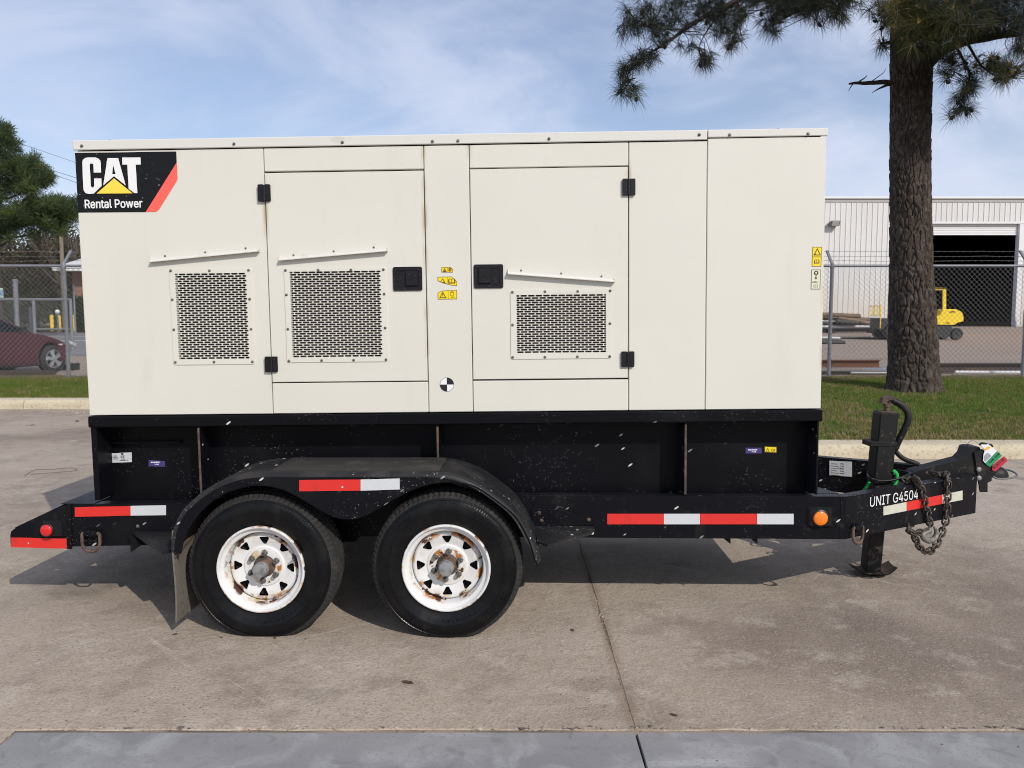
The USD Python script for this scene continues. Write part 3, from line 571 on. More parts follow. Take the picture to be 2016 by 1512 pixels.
def dring(c, w, h, wrapx=None, fr=t_, d=0.0):
    """lashing ring hanging in a welded strap"""
    D = thing('lashing_ring', parent=tr); q = fr(*c, d - .02)
    P = [(q[0] - w / 2, d - .022, q[1]), (q[0] - w / 2, d - .024, q[1] - h * .6), (q[0] - w * .3, d - .026, q[1] - h * .93), (q[0], d - .027, q[1] - h), (q[0] + w * .3, d - .026, q[1] - h * .93), (q[0] + w / 2, d - .024, q[1] - h * .6), (q[0] + w / 2, d - .022, q[1])]
    m = [tube(curve(P, 6), .0085, 8), tube([P[0], P[-1]], .0085, 8)]
    s = [cbox(q[0] - w * .38, q[0] + w * .38, d - .036, d - .001, q[1] - .014, q[1] + .014, .005)]
    if wrapx: m, s = [wrapx(x) for x in m], [wrapx(x) for x in s]
    obj('ring', m, hubrust, D, smooth=50); obj('strap', s, blackp, D)
dring((179, 1050), .095, .098); dring((1688.5, 1038), .075, .085, onT, f_)
# small brackets under the rail
for px in (1421, 1474): 
    a = t_(px, 1061, .03); obj('under_bracket', prism_xz([(a[0], zb_r + .001), (a[0] + .045, zb_r + .001), (a[0] + .045, zb_r - .032), (a[0] + .04, zb_r - .032)], .02, .06), blackp, tr)
# ---- fender
YF = -.40
TOP = [(333.5, 1086), (334, 1078), (338.5, 1045), (354, 1010), (375, 988), (399, 968), (434, 948), (469, 936), (500, 931.5), (530, 930), (600, 930), (660, 930), (760, 930), (840, 930), (875, 932), (903, 938), (938, 953), (972, 975), (1007, 1003), (1028, 1030), (1045, 1062), (1059, 1087), (1063.5, 1110)]
LIP = [(355, 1090), (357, 1080), (365, 1052), (392, 1010), (434, 975), (486, 957), (521, 955.5), (562, 965), (608, 990), (642, 1010), (665, 1019), (688, 1021), (715, 1016), (750, 997), (775, 982), (816, 962), (861, 950), (903, 950), (938, 960), (972, 982), (1007, 1010), (1025, 1033), (1042, 1067), (1052, 1098), (1057, 1111)]
top = np.array([t_(*p, YF) for p in TOP]); lip = np.array([t_(*p, YF) for p in LIP])
topc = curve(np.c_[top, top[:, 0] * 0], 5)[:, :2]; lipc = curve(np.c_[lip, lip[:, 0] * 0], 5)[:, :2]
tn = np.gradient(topc, axis=0); nn = np.stack([-tn[:, 1], tn[:, 0]], 1); nn /= np.linalg.norm(nn, axis=1, keepdims=True)
rows = [(YF, -.024), (YF + .002, -.013), (YF + .008, -.005), (YF + .018, 0.0), (YF + .03, .002), (-.012, .003), (-.012, -.001), (YF + .03, -.002), (YF + .012, -.004), (YF + .006, -.010), (YF + .004, -.024)]
v = np.concatenate([np.stack([topc[:, 0] + nn[:, 0] * o, np.full(len(topc), y), topc[:, 1] + nn[:, 1] * o], 1) for y, o in rows]); n_ = len(topc); f = []
for r in range(len(rows) - 1):
    for i in range(n_ - 1): a = r * n_ + i; f += [(a, a + n_, a + n_ + 1), (a, a + n_ + 1, a + 1)]
fen = thing('fender', parent=tr)
obj('fender_top', (v, np.array(f)[:, ::-1]), fender_p, fen, smooth=50)
sk = Polygon(list(map(tuple, topc + nn * -.0235)) + list(map(tuple, lipc[::-1]))).buffer(0)
obj('fender_skirt', prism_xz(sk, YF, YF + .004), blackp, fen)
obj('fender_lip', tube(np.stack([lipc[:, 0], np.full(len(lipc), YF + .003), lipc[:, 1]], 1), .0045, 6), blackp, fen, smooth=60)
ia, ib = np.argmin(abs(topc[:, 0] - t_(527, 930, YF)[0])), np.argmin(abs(topc[:, 0] - t_(864, 930, YF)[0]))
seg = topc[ia:ib + 1] + nn[ia:ib + 1] * .0035
pl = np.concatenate([np.stack([seg[:, 0], np.full(len(seg), y), seg[:, 1] + o], 1) for y, o in ((YF + .028, -.001), (YF + .03, .001), (-.014, .001))]); n_ = len(seg); f = []
for r in range(2):
    for i in range(n_ - 1): a = r * n_ + i; f += [(a, a + n_ + 1, a + n_), (a, a + 1, a + n_ + 1)]
obj('step_plate', (pl, np.array(f)), plate_p, fen, smooth=50)
tape(fen, lambda x, y: t_(x, y, YF), [(589, 945), (709.5, 944), (709.5, 966), (589, 967)], redtape, YF - .0011); tape(fen, lambda x, y: t_(x, y, YF), [(710, 944), (787, 942), (787, 963.5), (710, 966)], whitetape, YF - .0011)
# far fender, plain
obj('fender_far', [shift((v, np.array([(0, 1, 2)])), (0, 0, 0))][:0] + [turn((v, np.array([(a, b, c) for r in range(5) for i in range(len(topc) - 1) for (a, b, c) in ((r * len(topc) + i, r * len(topc) + i + 1, (r + 1) * len(topc) + i), (r * len(topc) + i + 1, (r + 1) * len(topc) + i + 1, (r + 1) * len(topc) + i))])), np.diag([1, -1, 1]), (0, TW, 0))], fender_p, fen)
# mud flap behind the rear wheel
zf0, zf1 = t_(338, 1224, YF + .02)[1], t_(350, 1085, YF)[1]
ys = np.linspace(YF + .012, -.05, 6); zsn = np.linspace(zf0, zf1 + .10, 12); xf = t_(334, 1100, YF)[0]; P = []
for z in zsn:
    for y in ys: P.append((xf + .012 + .035 * ((z - zf0) / (zf1 - zf0)) ** 2 * 0.3 + .010 * math.sin(z * 9) + .02 * (1 - (z - zf0) / (zf1 - zf0)) * (y - YF) * 1.2, y, z + (.0 if z > zf0 + .001 else -.0)))
P = np.array(P); n_ = len(ys); f = []
for i in range(len(zsn) - 1):
    for j in range(n_ - 1): a = i * n_ + j; f += [(a, a + 1, a + n_ + 1), (a, a + n_ + 1, a + n_)]
f = np.array(f); P2 = P - [.008, 0, 0]; flap = (np.vstack([P, P2]), np.vstack([f, f[:, ::-1] + len(P)] + [[(i, i + len(P), j), (j, i + len(P), j + len(P))] for i, j in [(k * n_, (k + 1) * n_) for k in range(len(zsn) - 1)]] + [[(i + 1, i + len(P), i), (i + 1, i + 1 + len(P), i + len(P))] for i in range(n_ - 1)]))
obj('mud_flap', flap, flap_m, tr, smooth=40)
obj('flap_strap', [hull([(xf + .022, y, z + dz) for y, z in ((YF + .012, t_(337, 1100, YF)[1]), (YF + .33, t_(337, 1070, YF)[1])) for dz in (0, .012)] + [(xf + .026, y, z + dz) for y, z in ((YF + .012, t_(337, 1100, YF)[1]), (YF + .33, t_(337, 1070, YF)[1])) for dz in (0, .012)])], hubrust, tr)
# steps fore and aft of the fender
st = thing('front_step', parent=tr)
obj('bracket_plate', prism_xz([t_(*p, -.006) for p in [(1046, 1003), (1090, 1003), (1164, 1017), (1171, 1027), (1171, 1034), (1050, 1034)]], -.008, -.001), blackp, st)
a, b = t_(1052, 1034), t_(1170, 1034); zs = a[1]; fr = T.flat(1078, 1072, zs); fr2 = T.flat(1170, 1046, zs); fr0 = T.flat(1058, 1066, zs)
obj('tread_plate', prism_xy([(a[0], -.008), (fr0[0], fr0[1]), (fr[0], fr[1]), (fr2[0], fr2[1]), (b[0], -.008)], zs - .014, zs), fender_p, st)
for p in ((1061, 1009.5), (1066, 1025), (1159, 1023)): q = t_(*p, -.008); obj('bolt', bolt(q[0], -.008, q[1], .009, .008), hubrust, st, smooth=40)
sr = thing('rear_step', parent=tr)
a, b = t_(262, 1046), t_(336, 1043); zs = a[1]; f1, f2 = T.flat(318, 1086, zs), T.flat(336, 1082, zs)
obj('tread_plate', prism_xy([(a[0], -.002), (f1[0], f1[1]), (f2[0], f2[1]), (b[0] + .05, -.002)], zs - .016, zs), fender_p, sr)
obj('gusset', prism_xz([t_(*p, -.03) for p in [(257, 1050), (281, 1071), (259, 1087)]], -.04, -.03), blackp, sr)
q = t_(271.5, 1036); obj('bolt', bolt(q[0], 0, q[1], .008, .008), steel, sr, smooth=40)
# ---- wheels
def tyre_mesh(seed, zc):
    """lathe of the tyre; flattened where it stands; tread blocks cut into shoulder"""
    prof = [(.213, .020), (.217, .010), (.224, .008), (.236, .006), (.25, .002), (.268, -.003), (.286, -.006), (.2868, -.009), (.290, -.009), (.2905, -.006), (.305, -.006), (.322, -.003), (.338, .003), (.341, .001), (.347, .003), (.348, .006)]
    tread = [(.348, .0065), (.358, .012), (.366, .020), (.3665, .024), (.3725, .029), (.376, .048), (.3765, .062), (.369, .065), (.369, .073), (.377, .076), (.378, .096), (.370, .099), (.370, .107), (.378, .110)]
    full = tread + [(r, .220 - y) for r, y in tread[::-1]]
    back = [(r, .220 - y) for r, y in prof[::-1]]
    def flatten(v):
        v = v.copy(); z = -zc; low = v[:, 2] < z
        over = np.clip(z - v[:, 2], 0, None); v[:, 2] = np.where(low, z, v[:, 2])
        near = smooth01(-.16, -.34, v[:, 2]); r = np.hypot(v[:, 0], v[:, 2])
        v[:, 1] += np.where(v[:, 1] < .11, -1, 1) * near * .014 * smooth01(.22, .30, r) * (r < .372)
        v[:, 0] *= 1 + .03 * near * (over > 0)
        return v
    def ring(pr, n, lug=False):
        v, f = lathe(pr, n, 'y'); 
        if lug:
            r = np.hypot(v[:, 0], v[:, 2]); a = np.arctan2(v[:, 2], v[:, 0]); y = v[:, 1]; a = a + np.where(y < .11, 1, -1) * .05 * np.abs(y - .11) / .1
            groove = (np.mod(a * 84 / (2 * np.pi) + .25 * np.round(y * 30), 1) < .24) & (r > .352) & ((y < .066) | (y > .154))
            thin = (np.mod(a * 84 / (2 * np.pi) + .5, 1) < .16) & (r > .374)
            k = np.where(groove, -.007, np.where(thin, -.004, 0)); v = v * np.stack([1 + k / r, np.ones_like(r), 1 + k / r], 1)
        return flatten(v), f
    return ring(prof, 120), ring(full, 504, True), ring(back, 64)
def rim_disc(rot):
    sheet = [(.1735, .060), (.169, .052), (.163, .047), (.150, .0455), (.128, .050), (.111, .056), (.104, .056), (.099, .050), (.094, .048), (.06, .048), (.055, .051), (.0545, .060)]
    inner = [(r - .0005, y + .005) for r, y in sheet[::-1]]
    cs = manifold3d.CrossSection([np.array([(r, y) for r, y in sheet + inner])], manifold3d.FillRule.NonZero)
    d = manifold3d.Manifold.revolve(cs, 120)                            # about z
    for k in range(8):
        a = rot + k * math.pi / 4
        tz = Polygon([(-.004, .1125), (.009, .1125), (.033, .1500), (-.025, .1530)]).buffer(-.007).buffer(.007, 4)
        h = manifold3d.Manifold.extrude(manifold3d.CrossSection([np.array(tz.exterior.coords)[:-1]], manifold3d.FillRule.NonZero), .2).translate([0, 0, -.05]).rotate([0, 0, math.degrees(a) - 90])
        d = d - h
    m = d.to_mesh(); v = np.array(m.vert_properties[:, :3]); return np.stack([v[:, 0], v[:, 2], -v[:, 1]], 1), np.array(m.tri_verts)
def wheel(c, i, rot, off):
    wx, wz = t_(c[0], c[1], -.37)
    w = thing('wheel', parent=tr, loc=(wx, -.37, wz)); rm = rim_mat(i, off)
    side, trd, back = tyre_mesh(i, wz - .003)
    emb = []
    for a0, n_, r_in, r_out in ((.5, 9, .300, .322), (2.1, 7, .302, .320), (3.9, 8, .300, .322), (5.3, 9, .302, .320), (1.35, 12, .262, .272), (4.6, 14, .262, .272)):
        for q_ in range(n_):
            a = a0 + rot * 3 + q_ * .062 * (.31 / r_in) ** 2; da = .021 * (1 + .35 * math.sin(q_ * 2.3)); y_ = -.0062 if r_in > .28 else -.0008
            emb.append(hull([(r * math.cos(t), y_ + d, r * math.sin(t)) for r in (r_in, r_out) for t in (a - da, a + da) for d in (-.0016, .006)]))
    for q_ in range(150):
        a = q_ * 2 * math.pi / 150; emb.append(hull([(r * math.cos(t), y + d, r * math.sin(t)) for r, y in ((.3285, -.0035), (.3385, .0015)) for t in (a - .006, a + .006) for d in (-.0012, .004)]))
    em = join(emb); ev = np.array(em.vertices); lo_ = smooth01(-.16, -.34, ev[:, 2]); ev[:, 1] -= lo_ * .014; ev[:, 2] = np.maximum(ev[:, 2], -(wz - .003) + .004)
    obj('sidewall_relief', (ev, em.faces), rubber, w)
    ty = obj('tyre', [side, back], rubber, w, smooth=35); obj('tread', trd, tread_m, w, smooth=25)
    obj('rim', [lathe([(.213, .024), (.2195, .004), (.2195, -.006), (.2165, -.010), (.211, -.0105), (.2065, -.006), (.2045, .003), (.200, .008), (.186, .013), (.183, .018), (.181, .03), (.180, .038), (.1785, .048), (.1762, .063), (.1762, .16), (.2, .2)], 120, 'y')], rm, w, smooth=28)
    obj('wheel_disc', rim_disc(rot), rm, w, smooth=28)
    obj('brake_drum', lathe([(.0001, .085), (.155, .085), (.16, .095), (.16, .18)], 48, 'y'), interior, w, smooth=40)
    obj('hub', lathe([(.053, .085), (.053, .050), (.050, .047), (.046, .043), (.0445, .018), (.041, .010), (.0385, .006)], 36, 'y'), hubrust, w, smooth=35)
    obj('grease_cap', lathe([(.0385, .008), (.0372, -.004), (.036, -.0065), (.0355, -.020), (.033, -.0245), (.024, -.026), (.0001, -.0262)], 36, 'y'), hubcap, w, smooth=35)
    for k in range(6):
        a = rot + .12 + k * math.pi / 3 + .26; x, z = .0715 * math.cos(a), .0715 * math.sin(a)
        obj('lug_nut', [lathe([(.0155, .049), (.0155, .045), (.0125, .043)], 14, 'y', (x, 0, z)), lathe([(.0125, .045), (.0122, .024), (.0105, .021), (.007, .021), (.007, .026), (.0001, .026)], 6, 'y', (x, 0, z))], steel, w)
    a = -.35 if i == 0 else .3; P = [(.186 * math.cos(a), .03, .186 * math.sin(a) * (1 if i else -1)), (.182 * math.cos(a), .012, .182 * math.sin(a) * (1 if i else -1)), (.170 * math.cos(a), -.004, .170 * math.sin(a) * (1 if i else -1))]
    obj('valve_stem', tube(P, [.006, .0055, .004], 8), plastic, w, smooth=50)
wheel((513.5, 1121), 0, .06, (3.1, .4, 7.7)); wheel((878.5, 1118.5), 1, .02, (9.4, 2.2, 1.3))
for c in (513.5, 878.5):
    x, z = t_(c, 1119, -.37); wt = thing('wheel', parent=tr, loc=(x, TW + .37, z)); M_ = np.diag([1, -1, 1])
    side, trd, back = tyre_mesh(5, z - .003); obj('tyre', [turn((q[0], q[1][:, ::-1]), M_) for q in (side, back)], rubber, wt, smooth=35); obj('tread', turn((trd[0], trd[1][:, ::-1]), M_), tread_m, wt)
    obj('wheel_disc', lathe([(.21, -.03), (.17, -.06), (.0001, -.05)], 40, 'y'), rim_mat(2, (0, 0, 0)), wt)
    obj('axle', tube([(x, -.20, z), (x, TW + .2, z)], .038, 12), blackp, tr, smooth=50)
    obj('spring_hanger', [cbox(x - .32, x + .32, .02, .07, z + .04, z + .075, .005), cbox(x - .05, x + .05, .0, .09, z - .05, z + .06, .005)], blackp, tr)
obj('inner_liner', cbox(t_(372, 1000)[0] + .05, t_(1040, 1000)[0] - .05, -.004, -.001, zb_r + .002, zt_r - .03), blackp, tr)
# ---- jack
jy = T.inv(atz(1716, 1124, 0.02))[1]; jl = lambda px, py, d=jy - .055: t_(px, py, d)
jk = thing('jack', parent=tr)
a, b = jl(1724, 812), jl(1765, 812); xj = (a[0] + b[0]) / 2 - .03; jw = .112; zj1 = jl(1745, 813)[1]; lean = (jl(1716, 1100)[0] - jl(1744, 812)[0]) / (jl(1716, 1100)[1] - jl(1744, 812)[1])
xj = jl(1752, 812)[0]
def leaned(m):
    v, f = (m.vertices, m.faces) if hasattr(m, 'faces') else m; v = np.array(v, float); v[:, 0] += (v[:, 2] - zj1) * lean; return v, f
obj('outer_tube', leaned(cbox(xj - jw / 2, xj + jw / 2, jy - jw / 2, jy + jw / 2, zb_r - .0, zj1, .007)), jack_m, jk)
obj('top_cap', leaned(cbox(xj - jw / 2 + .006, xj + jw / 2 - .006, jy - jw / 2 + .006, jy + jw / 2 - .006, zj1, zj1 + .006, .002)), jackrust, jk)
obj('inner_leg', leaned(cbox(xj - .046, xj + .046, jy - .046, jy + .046, .03, zb_r, .006)), jack_m, jk)
q = jl(1703, 874); obj('collar', leaned(cbox(xj - jw / 2 - .045, xj + jw / 2 + .004, jy - jw / 2 - .004, jy + jw / 2 + .004, q[1] - .016, q[1] + .014, .003)), jack_m, jk)
px_, pz_ = jl(1716, 1122, jy)
u = np.linspace(-1, 1, 15); rows_ = []
for s in np.linspace(-1, 1, 7):
    rows_ += [(px_ + .13 * k, jy + .085 * s * math.sqrt(max(0, 1 - .45 * k * k)), .006 + .055 * max(0, abs(k) - .45) ** 1.4 * 1.8 + .012 * s * s) for k in u]
R_ = np.array(rows_); f = []
for i in range(6):
    for j in range(14): a = i * 15 + j; f += [(a, a + 1, a + 16), (a, a + 16, a + 15)]
f = np.array(f); obj('foot_plate', (np.vstack([R_, R_ + [0, 0, .007]]), np.vstack([f[:, ::-1], f + len(R_)])), jackrust, jk, smooth=40)
q = jl(1746, 803, jy); obj('screw_stub', lathe([(.017, zj1), (.017, zj1 + .03), (.022, zj1 + .032), (.022, zj1 + .06), (.0001, zj1 + .06)], 12, 'z', (q[0], jy, 0)), jackrust, jk, smooth=40)
q = jl(1750, 789, jy); obj('crank_yoke', [hull([(q[0] + dx, jy + dy, q[1] + dz) for dx, dz in ((-.05, -.012), (-.045, .02), (0, .034), (.04, .02), (.05, -.005), (.0, -.03)) for dy in (-.022, .022)])], jackrust, jk)
obj('crank_pin', lathe([(.009, -.03), (.009, .03), (.0001, .03)], 8, 'y', (q[0] - .005, jy, q[1])), steel, jk)
jc = lambda px, py, d: (*jl(px, py, jy + d),)
def P3(px, py, d): x, z = t_(px, py, jy + d); return (x, jy + d, z)
obj('crank_handle', tube(curve([P3(1756, 788, -.01), P3(1772, 796, -.02), P3(1786, 810, -.03), P3(1787, 829, -.035), P3(1778, 850, -.03), P3(1767, 872, -.02), P3(1763, 886, -.02), P3(1772, 898, -.03), P3(1785, 906, -.04), P3(1800, 911, -.05), P3(1808, 915, -.05)], 6), [.0205] * 36 + [.0145] * 25, 10), jack_m, jk, smooth=60)
# ---- coupler
cp = thing('coupler', parent=tr); ycp = yc
cz = lambda px, py: t_(px, py, ycp)
chan = [cz(*p) for p in [(1790, 930), (1795, 925), (1884, 901), (1893, 892), (1898, 879), (1903, 877), (1918, 877), (1922, 884), (1939, 888), (1940, 940), (1926, 962), (1924, 985), (1910, 985), (1900, 946), (1795, 946)]]
obj('mount_beam', prism_xz(chan[:9] + [cz(1936, 938), cz(1900, 946), cz(1795, 946)], ycp - .055, ycp + .055), jack_m, cp)
obj('mount_plate', [prism_xz([cz(*p) for p in [(1906, 887), (1922, 881), (1939, 886), (1940, 942), (1932, 946), (1932, 964), (1918, 964)]], ycp - .068, ycp - .056), prism_xz([cz(*p) for p in [(1906, 887), (1922, 881), (1934, 886), (1934, 942), (1926, 955), (1918, 955)]], ycp + .056, ycp + .068)], jack_m, cp)
obj('tip_plate', cbox(tx + .0005, tx + .012, tyn + .03, TW - tyn - .03, zb_r + .10, zt_r - .004, .002), jack_m, cp)
for p in ((1927.5, 924), (1927.5, 941)): q = t_(*p, ycp - .068); obj('bolt', bolt(q[0], ycp - .068, q[1], .012, .006, 12), hubcap, cp, smooth=40)
q = t_(1927, 905.5, ycp - .069); obj('bolt_hole', lathe([(.010, ycp - .0685), (.0001, ycp - .0686)], 14, 'y', (q[0], 0, q[1])), interior, cp)
q = cz(1964, 932)
obj('ball_housing', [hull([(q[0] + .075 * math.sin(a) * math.cos(b) * (1.25 if math.cos(b) < 0 else .85) * 1.0, ycp + .05 * math.sin(a) * math.sin(b), q[1] - .018 + .062 * max(0, math.cos(a))) for a in np.linspace(0, math.pi / 2, 7) for b in np.linspace(0, 2 * math.pi, 20)])], jack_m, cp, smooth=40)
obj('coupler_neck', hull([(x, ycp + dy, z) for x, z in (cz(1938, 906), cz(1938, 938), cz(1958, 938), cz(1954, 914)) for dy in (-.04, .04)]), jack_m, cp)
obj('latch_wire', tube(curve([(cz(*p)[0], ycp + d, cz(*p)[1]) for p, d in [((1944, 934), -.06), ((1952, 938), -.065), ((1975, 937.5), -.065), ((1992, 934), -.05), ((1996, 930), -.01), ((1990, 927), .03), ((1975, 926), .04)]], 6), .0055, 8), wirem, cp, smooth=60)
obj('latch_lever', tube(curve([(cz(*p)[0], ycp + .01, cz(*p)[1]) for p in [(1930, 877), (1934, 873), (1942, 874), (1948, 876), (1953, 876), (1956, 880)]], 5), .006, 8), jack_m, cp, smooth=60)
# data label on the inner side of the far tongue beam: an unlit silver plate
ang2 = -ang; pF = T.inv(T.world(np.array([xbend + .055, TW - .018 - bw, 0])))
F2 = Frame(T.world(np.array([xbend + .0, TW - bw, 0])), math.atan2(T.R[0][1], T.R[0][0]), 0)
F2 = Frame(T.world(np.array([xbend + .055, TW - bw * 1.02 - .018, 0])), math.atan2(T.R[0][1], T.R[0][0]) - ang, 0)
o = [F2.loc(*p, -.012) for p in [(1632.5, 907.5), (1677, 909.5), (1677, 939), (1632.5, 936)]]
wr = lambda m: (lambda v, f: (T.inv(F2.world(np.asarray(v))), f))(*((m.vertices, m.faces) if hasattr(m, 'faces') else m))
dl = thing('data_plate', parent=tr)
obj('plate', wr(prism_xz(Polygon(o), -.004, -.002)), label_w, dl); x0, x1, z0, z1 = o[0][0], o[1][0], o[2][1], o[0][1]
for i in range(5): obj('print', wr(dashes(.022, .007, x0 + (x1 - x0) * .5, -.004, z1 - (i + 1) * (z1 - z0) / 5.7, i)), black_ink, dl)
for i in range(6): obj('print', wr(cbox(x0 + .012, x0 + .05 + .012 * (i % 3), -.0046, -.0038, z1 - .02 - i * .0155, z1 - .0165 - i * .0155)), brown_ink, dl)
# brake cable looped round the jack and the green strap
obj('brake_cable', tube(curve([P3(1708, 930, .10), P3(1712, 940, -.075), P3(1730, 946, -.085), P3(1758, 945, -.085), P3(1785, 936, -.06), P3(1792, 931, .0), P3(1772, 927, .08), P3(1745, 926, .11), P3(1715, 928, .11), P3(1708, 931, .06)], 6), .0065, 8), plastic, tr, smooth=60)
sp = thing('green_strap', 'bright green webbing strap tied round the base of the trailer jack', 'strap', T)
obj('webbing', [tube(curve([P3(1758, 926, -.06), P3(1766, 934, -.065), P3(1765, 948, -.065), P3(1759, 958, -.06), P3(1752, 962, .0)], 6), .010, 6), tube(curve([P3(1712, 950, -.05), P3(1703, 962, -.02), P3(1700, 966, .03)], 5), .009, 6)], mat('green_webbing', (.01, .42, .07), .6), sp, smooth=50)

# ================================================================ safety chain
ch = thing('safety_chain', 'rusty steel safety chain with a hook, draped over the trailer tongue beside UNIT G4504', 'chain', T)
fc = F.loc
def on(px, py, d=-.014): x, z = fc(px, py, d); return T.inv(F.world(np.array([[x, d, z]])))[0]
z4 = lambda x, y, d=-.014: on(1600 + x / 4.087, 770 + y / 4.087, d)
def topof(px, py): x, y = T.flat(px, py, zt_r + .016); return np.array([x, y, zt_r + .016])
z5 = lambda x, y: topof(1600 + x / 4.087, 770 + y / 4.087)
A1 = curve([z5(735, 722), z5(775, 712), z5(815, 703), z4(838, 722), z4(870, 775), z4(893, 850), z4(908, 930), z4(928, 1000), z4(940, 1060), z4(945, 1110, -.02)], 12)
B1 = curve([z5(930, 655), z5(985, 668), z5(1030, 672), z5(1068, 664), z4(1085, 700), z4(1086, 780), z4(1084, 860), z4(1080, 960), z4(1068, 1050), z4(1045, 1120), z4(1018, 1190), z4(980, 1255), z4(930, 1292), z4(880, 1275), z4(842, 1225), z4(815, 1165), z4(770, 1115), z4(775, 1070, .02), z4(815, 1062, .05)], 12)
C1 = curve([z4(790, 1135, -.02), z4(830, 1140, -.02), z4(868, 1138, -.02), z4(905, 1122, -.02)], 12)
def link_mesh(L=.056, w=.034, r=.0060):
    a = np.linspace(0, 2 * np.pi, 18, endpoint=False); x = np.sign(np.cos(a)) * np.maximum(0, L / 2 - w / 2) + (w / 2) * np.cos(a); y = (w / 2) * np.sin(a)
    return tube(np.stack([x, y, 0 * a], 1), r, 6, closed=True)
LK = link_mesh()
def chain(path, par, pitch=.036):
    d = np.r_[0, np.cumsum(np.linalg.norm(np.diff(path, axis=0), axis=1))]
    for i, s in enumerate(np.arange(pitch / 2, d[-1], pitch)):
        p = np.array([np.interp(s, d, path[:, k]) for k in range(3)]); q = np.array([np.interp(min(s + .01, d[-1]), d, path[:, k]) - np.interp(max(s - .01, 0), d, path[:, k]) for k in range(3)]); q /= np.linalg.norm(q)
        ref = np.array([0, -1.0, 0]); n1 = np.cross(q, ref); n1 /= np.linalg.norm(n1); n2 = np.cross(q, n1)
        tw = (math.pi / 4 if i % 2 else -math.pi / 4) + rng.normal(0, .12); yv = math.cos(tw) * n1 + math.sin(tw) * n2; zv = np.cross(q, yv)
        obj('chain_link', turn(LK, np.stack([q, yv, zv], 1), p), chain_m, par, smooth=60)
for p in (A1, B1, C1): chain(p, ch)
hk = [z4(945, 1105, -.025), z4(935, 1128, -.03), z4(890, 1150, -.03), z4(890, 1180, -.03), z4(930, 1203, -.03), z4(972, 1190, -.03), z4(995, 1155, -.03), z4(990, 1115, -.03), z4(975, 1095, -.03)]
hp = curve(hk, 6); obj('hook', tube(hp, np.interp(np.linspace(0, 1, len(hp)), [0, .2, .5, .8, 1], [.009, .012, .018, .014, .006]), 10), mat('grey_forged_hook', (.2, .19, .17), .6, metal=.4, layers=[Nz(s=50, lo=.5, hi=.65, c=(.09, .075, .06))]), ch, smooth=60)
# ================================================================ inspection tag at the coupler
ycp_w = T.world(np.array([[tx + .08, yc - .075, 0]]))[0]
TG = Frame((ycp_w[0], ycp_w[1], 0), -0.0211, 0)
tz = lambda x, y: TG.loc(1900 + x / 13.74, 850 + y / 13.74)
tg = thing('inspection_tag', 'white, green and red inspection tag wired to the trailer coupler', 'tag', TG)
mk = lambda pts, m, nm, y=0.0: obj(nm, prism_xz(Polygon([tz(*p) for p in pts]), y - .0008, y), m, tg)
mk([(415, 400), (470, 360), (620, 335), (660, 360), (860, 525), (540, 850), (480, 770), (500, 600), (530, 520)], mat('tag_white_card', (.72, .72, .75), .5), 'white_band')
mk([(540, 850), (870, 520), (1000, 650), (680, 950), (600, 910)], mat('tag_green_card', (.012, .24, .09), .5), 'green_band')
mk([(740, 905), (1040, 665), (1110, 705), (1145, 790), (820, 1075), (730, 1035)], mat('tag_red_card', (.45, .02, .045), .5), 'red_band')
mk([(530, 460), (600, 400), (660, 400), (695, 430), (560, 510), (520, 490)], mat('tag_orange_print', (.8, .42, .02), .5), 'orange_print', -.0009)
mk([(590, 570), (640, 580), (710, 655), (545, 815), (500, 740), (520, 640)], mat('tag_grey_print', (.30, .30, .36), .5), 'grey_print', -.0009)
def tagtext(s, p0, p1, h):
    a, b = np.array(tz(*p0)), np.array(tz(*p1)); L = np.linalg.norm(b - a); w = words(s, h, 0, -.0009, 0, L, True, .0006); v = np.array(w[0]); u = (b - a) / L; 
    return np.stack([a[0] + v[:, 0] * u[0] - v[:, 2] * u[1], v[:, 1], a[1] + v[:, 0] * u[1] + v[:, 2] * u[0]], 1), w[1]
a, b = np.array(tz(670, 850)), np.array(tz(945, 600)); u = (b - a) / np.linalg.norm(b - a); dv = np.array(dashes(np.linalg.norm(b - a), .011, 0, -.0009, 0, 4).vertices); df = dashes(np.linalg.norm(b - a), .011, 0, -.0009, 0, 4).faces
obj('print', (np.stack([a[0] + dv[:, 0] * u[0] - dv[:, 2] * u[1], dv[:, 1], a[1] + dv[:, 0] * u[1] + dv[:, 2] * u[0]], 1), df), black_ink, tg)
obj('lettering', tagtext('DO NOT USE', (785, 1015), (1075, 750), .017), black_ink, tg)
obj('tie_wire', tube(curve([(*(lambda q: (q[0], .04, q[1]))(tz(150, 440)),), (*(lambda q: (q[0], .02, q[1]))(tz(150, 300)),), (*(lambda q: (q[0], 0, q[1]))(tz(200, 235)),), (*(lambda q: (q[0], -.004, q[1]))(tz(330, 300)),), (*(lambda q: (q[0], -.005, q[1]))(tz(430, 400)),), (*(lambda q: (q[0], -.004, q[1]))(tz(520, 480)),)], 5), .0012, 5), plastic, tg)
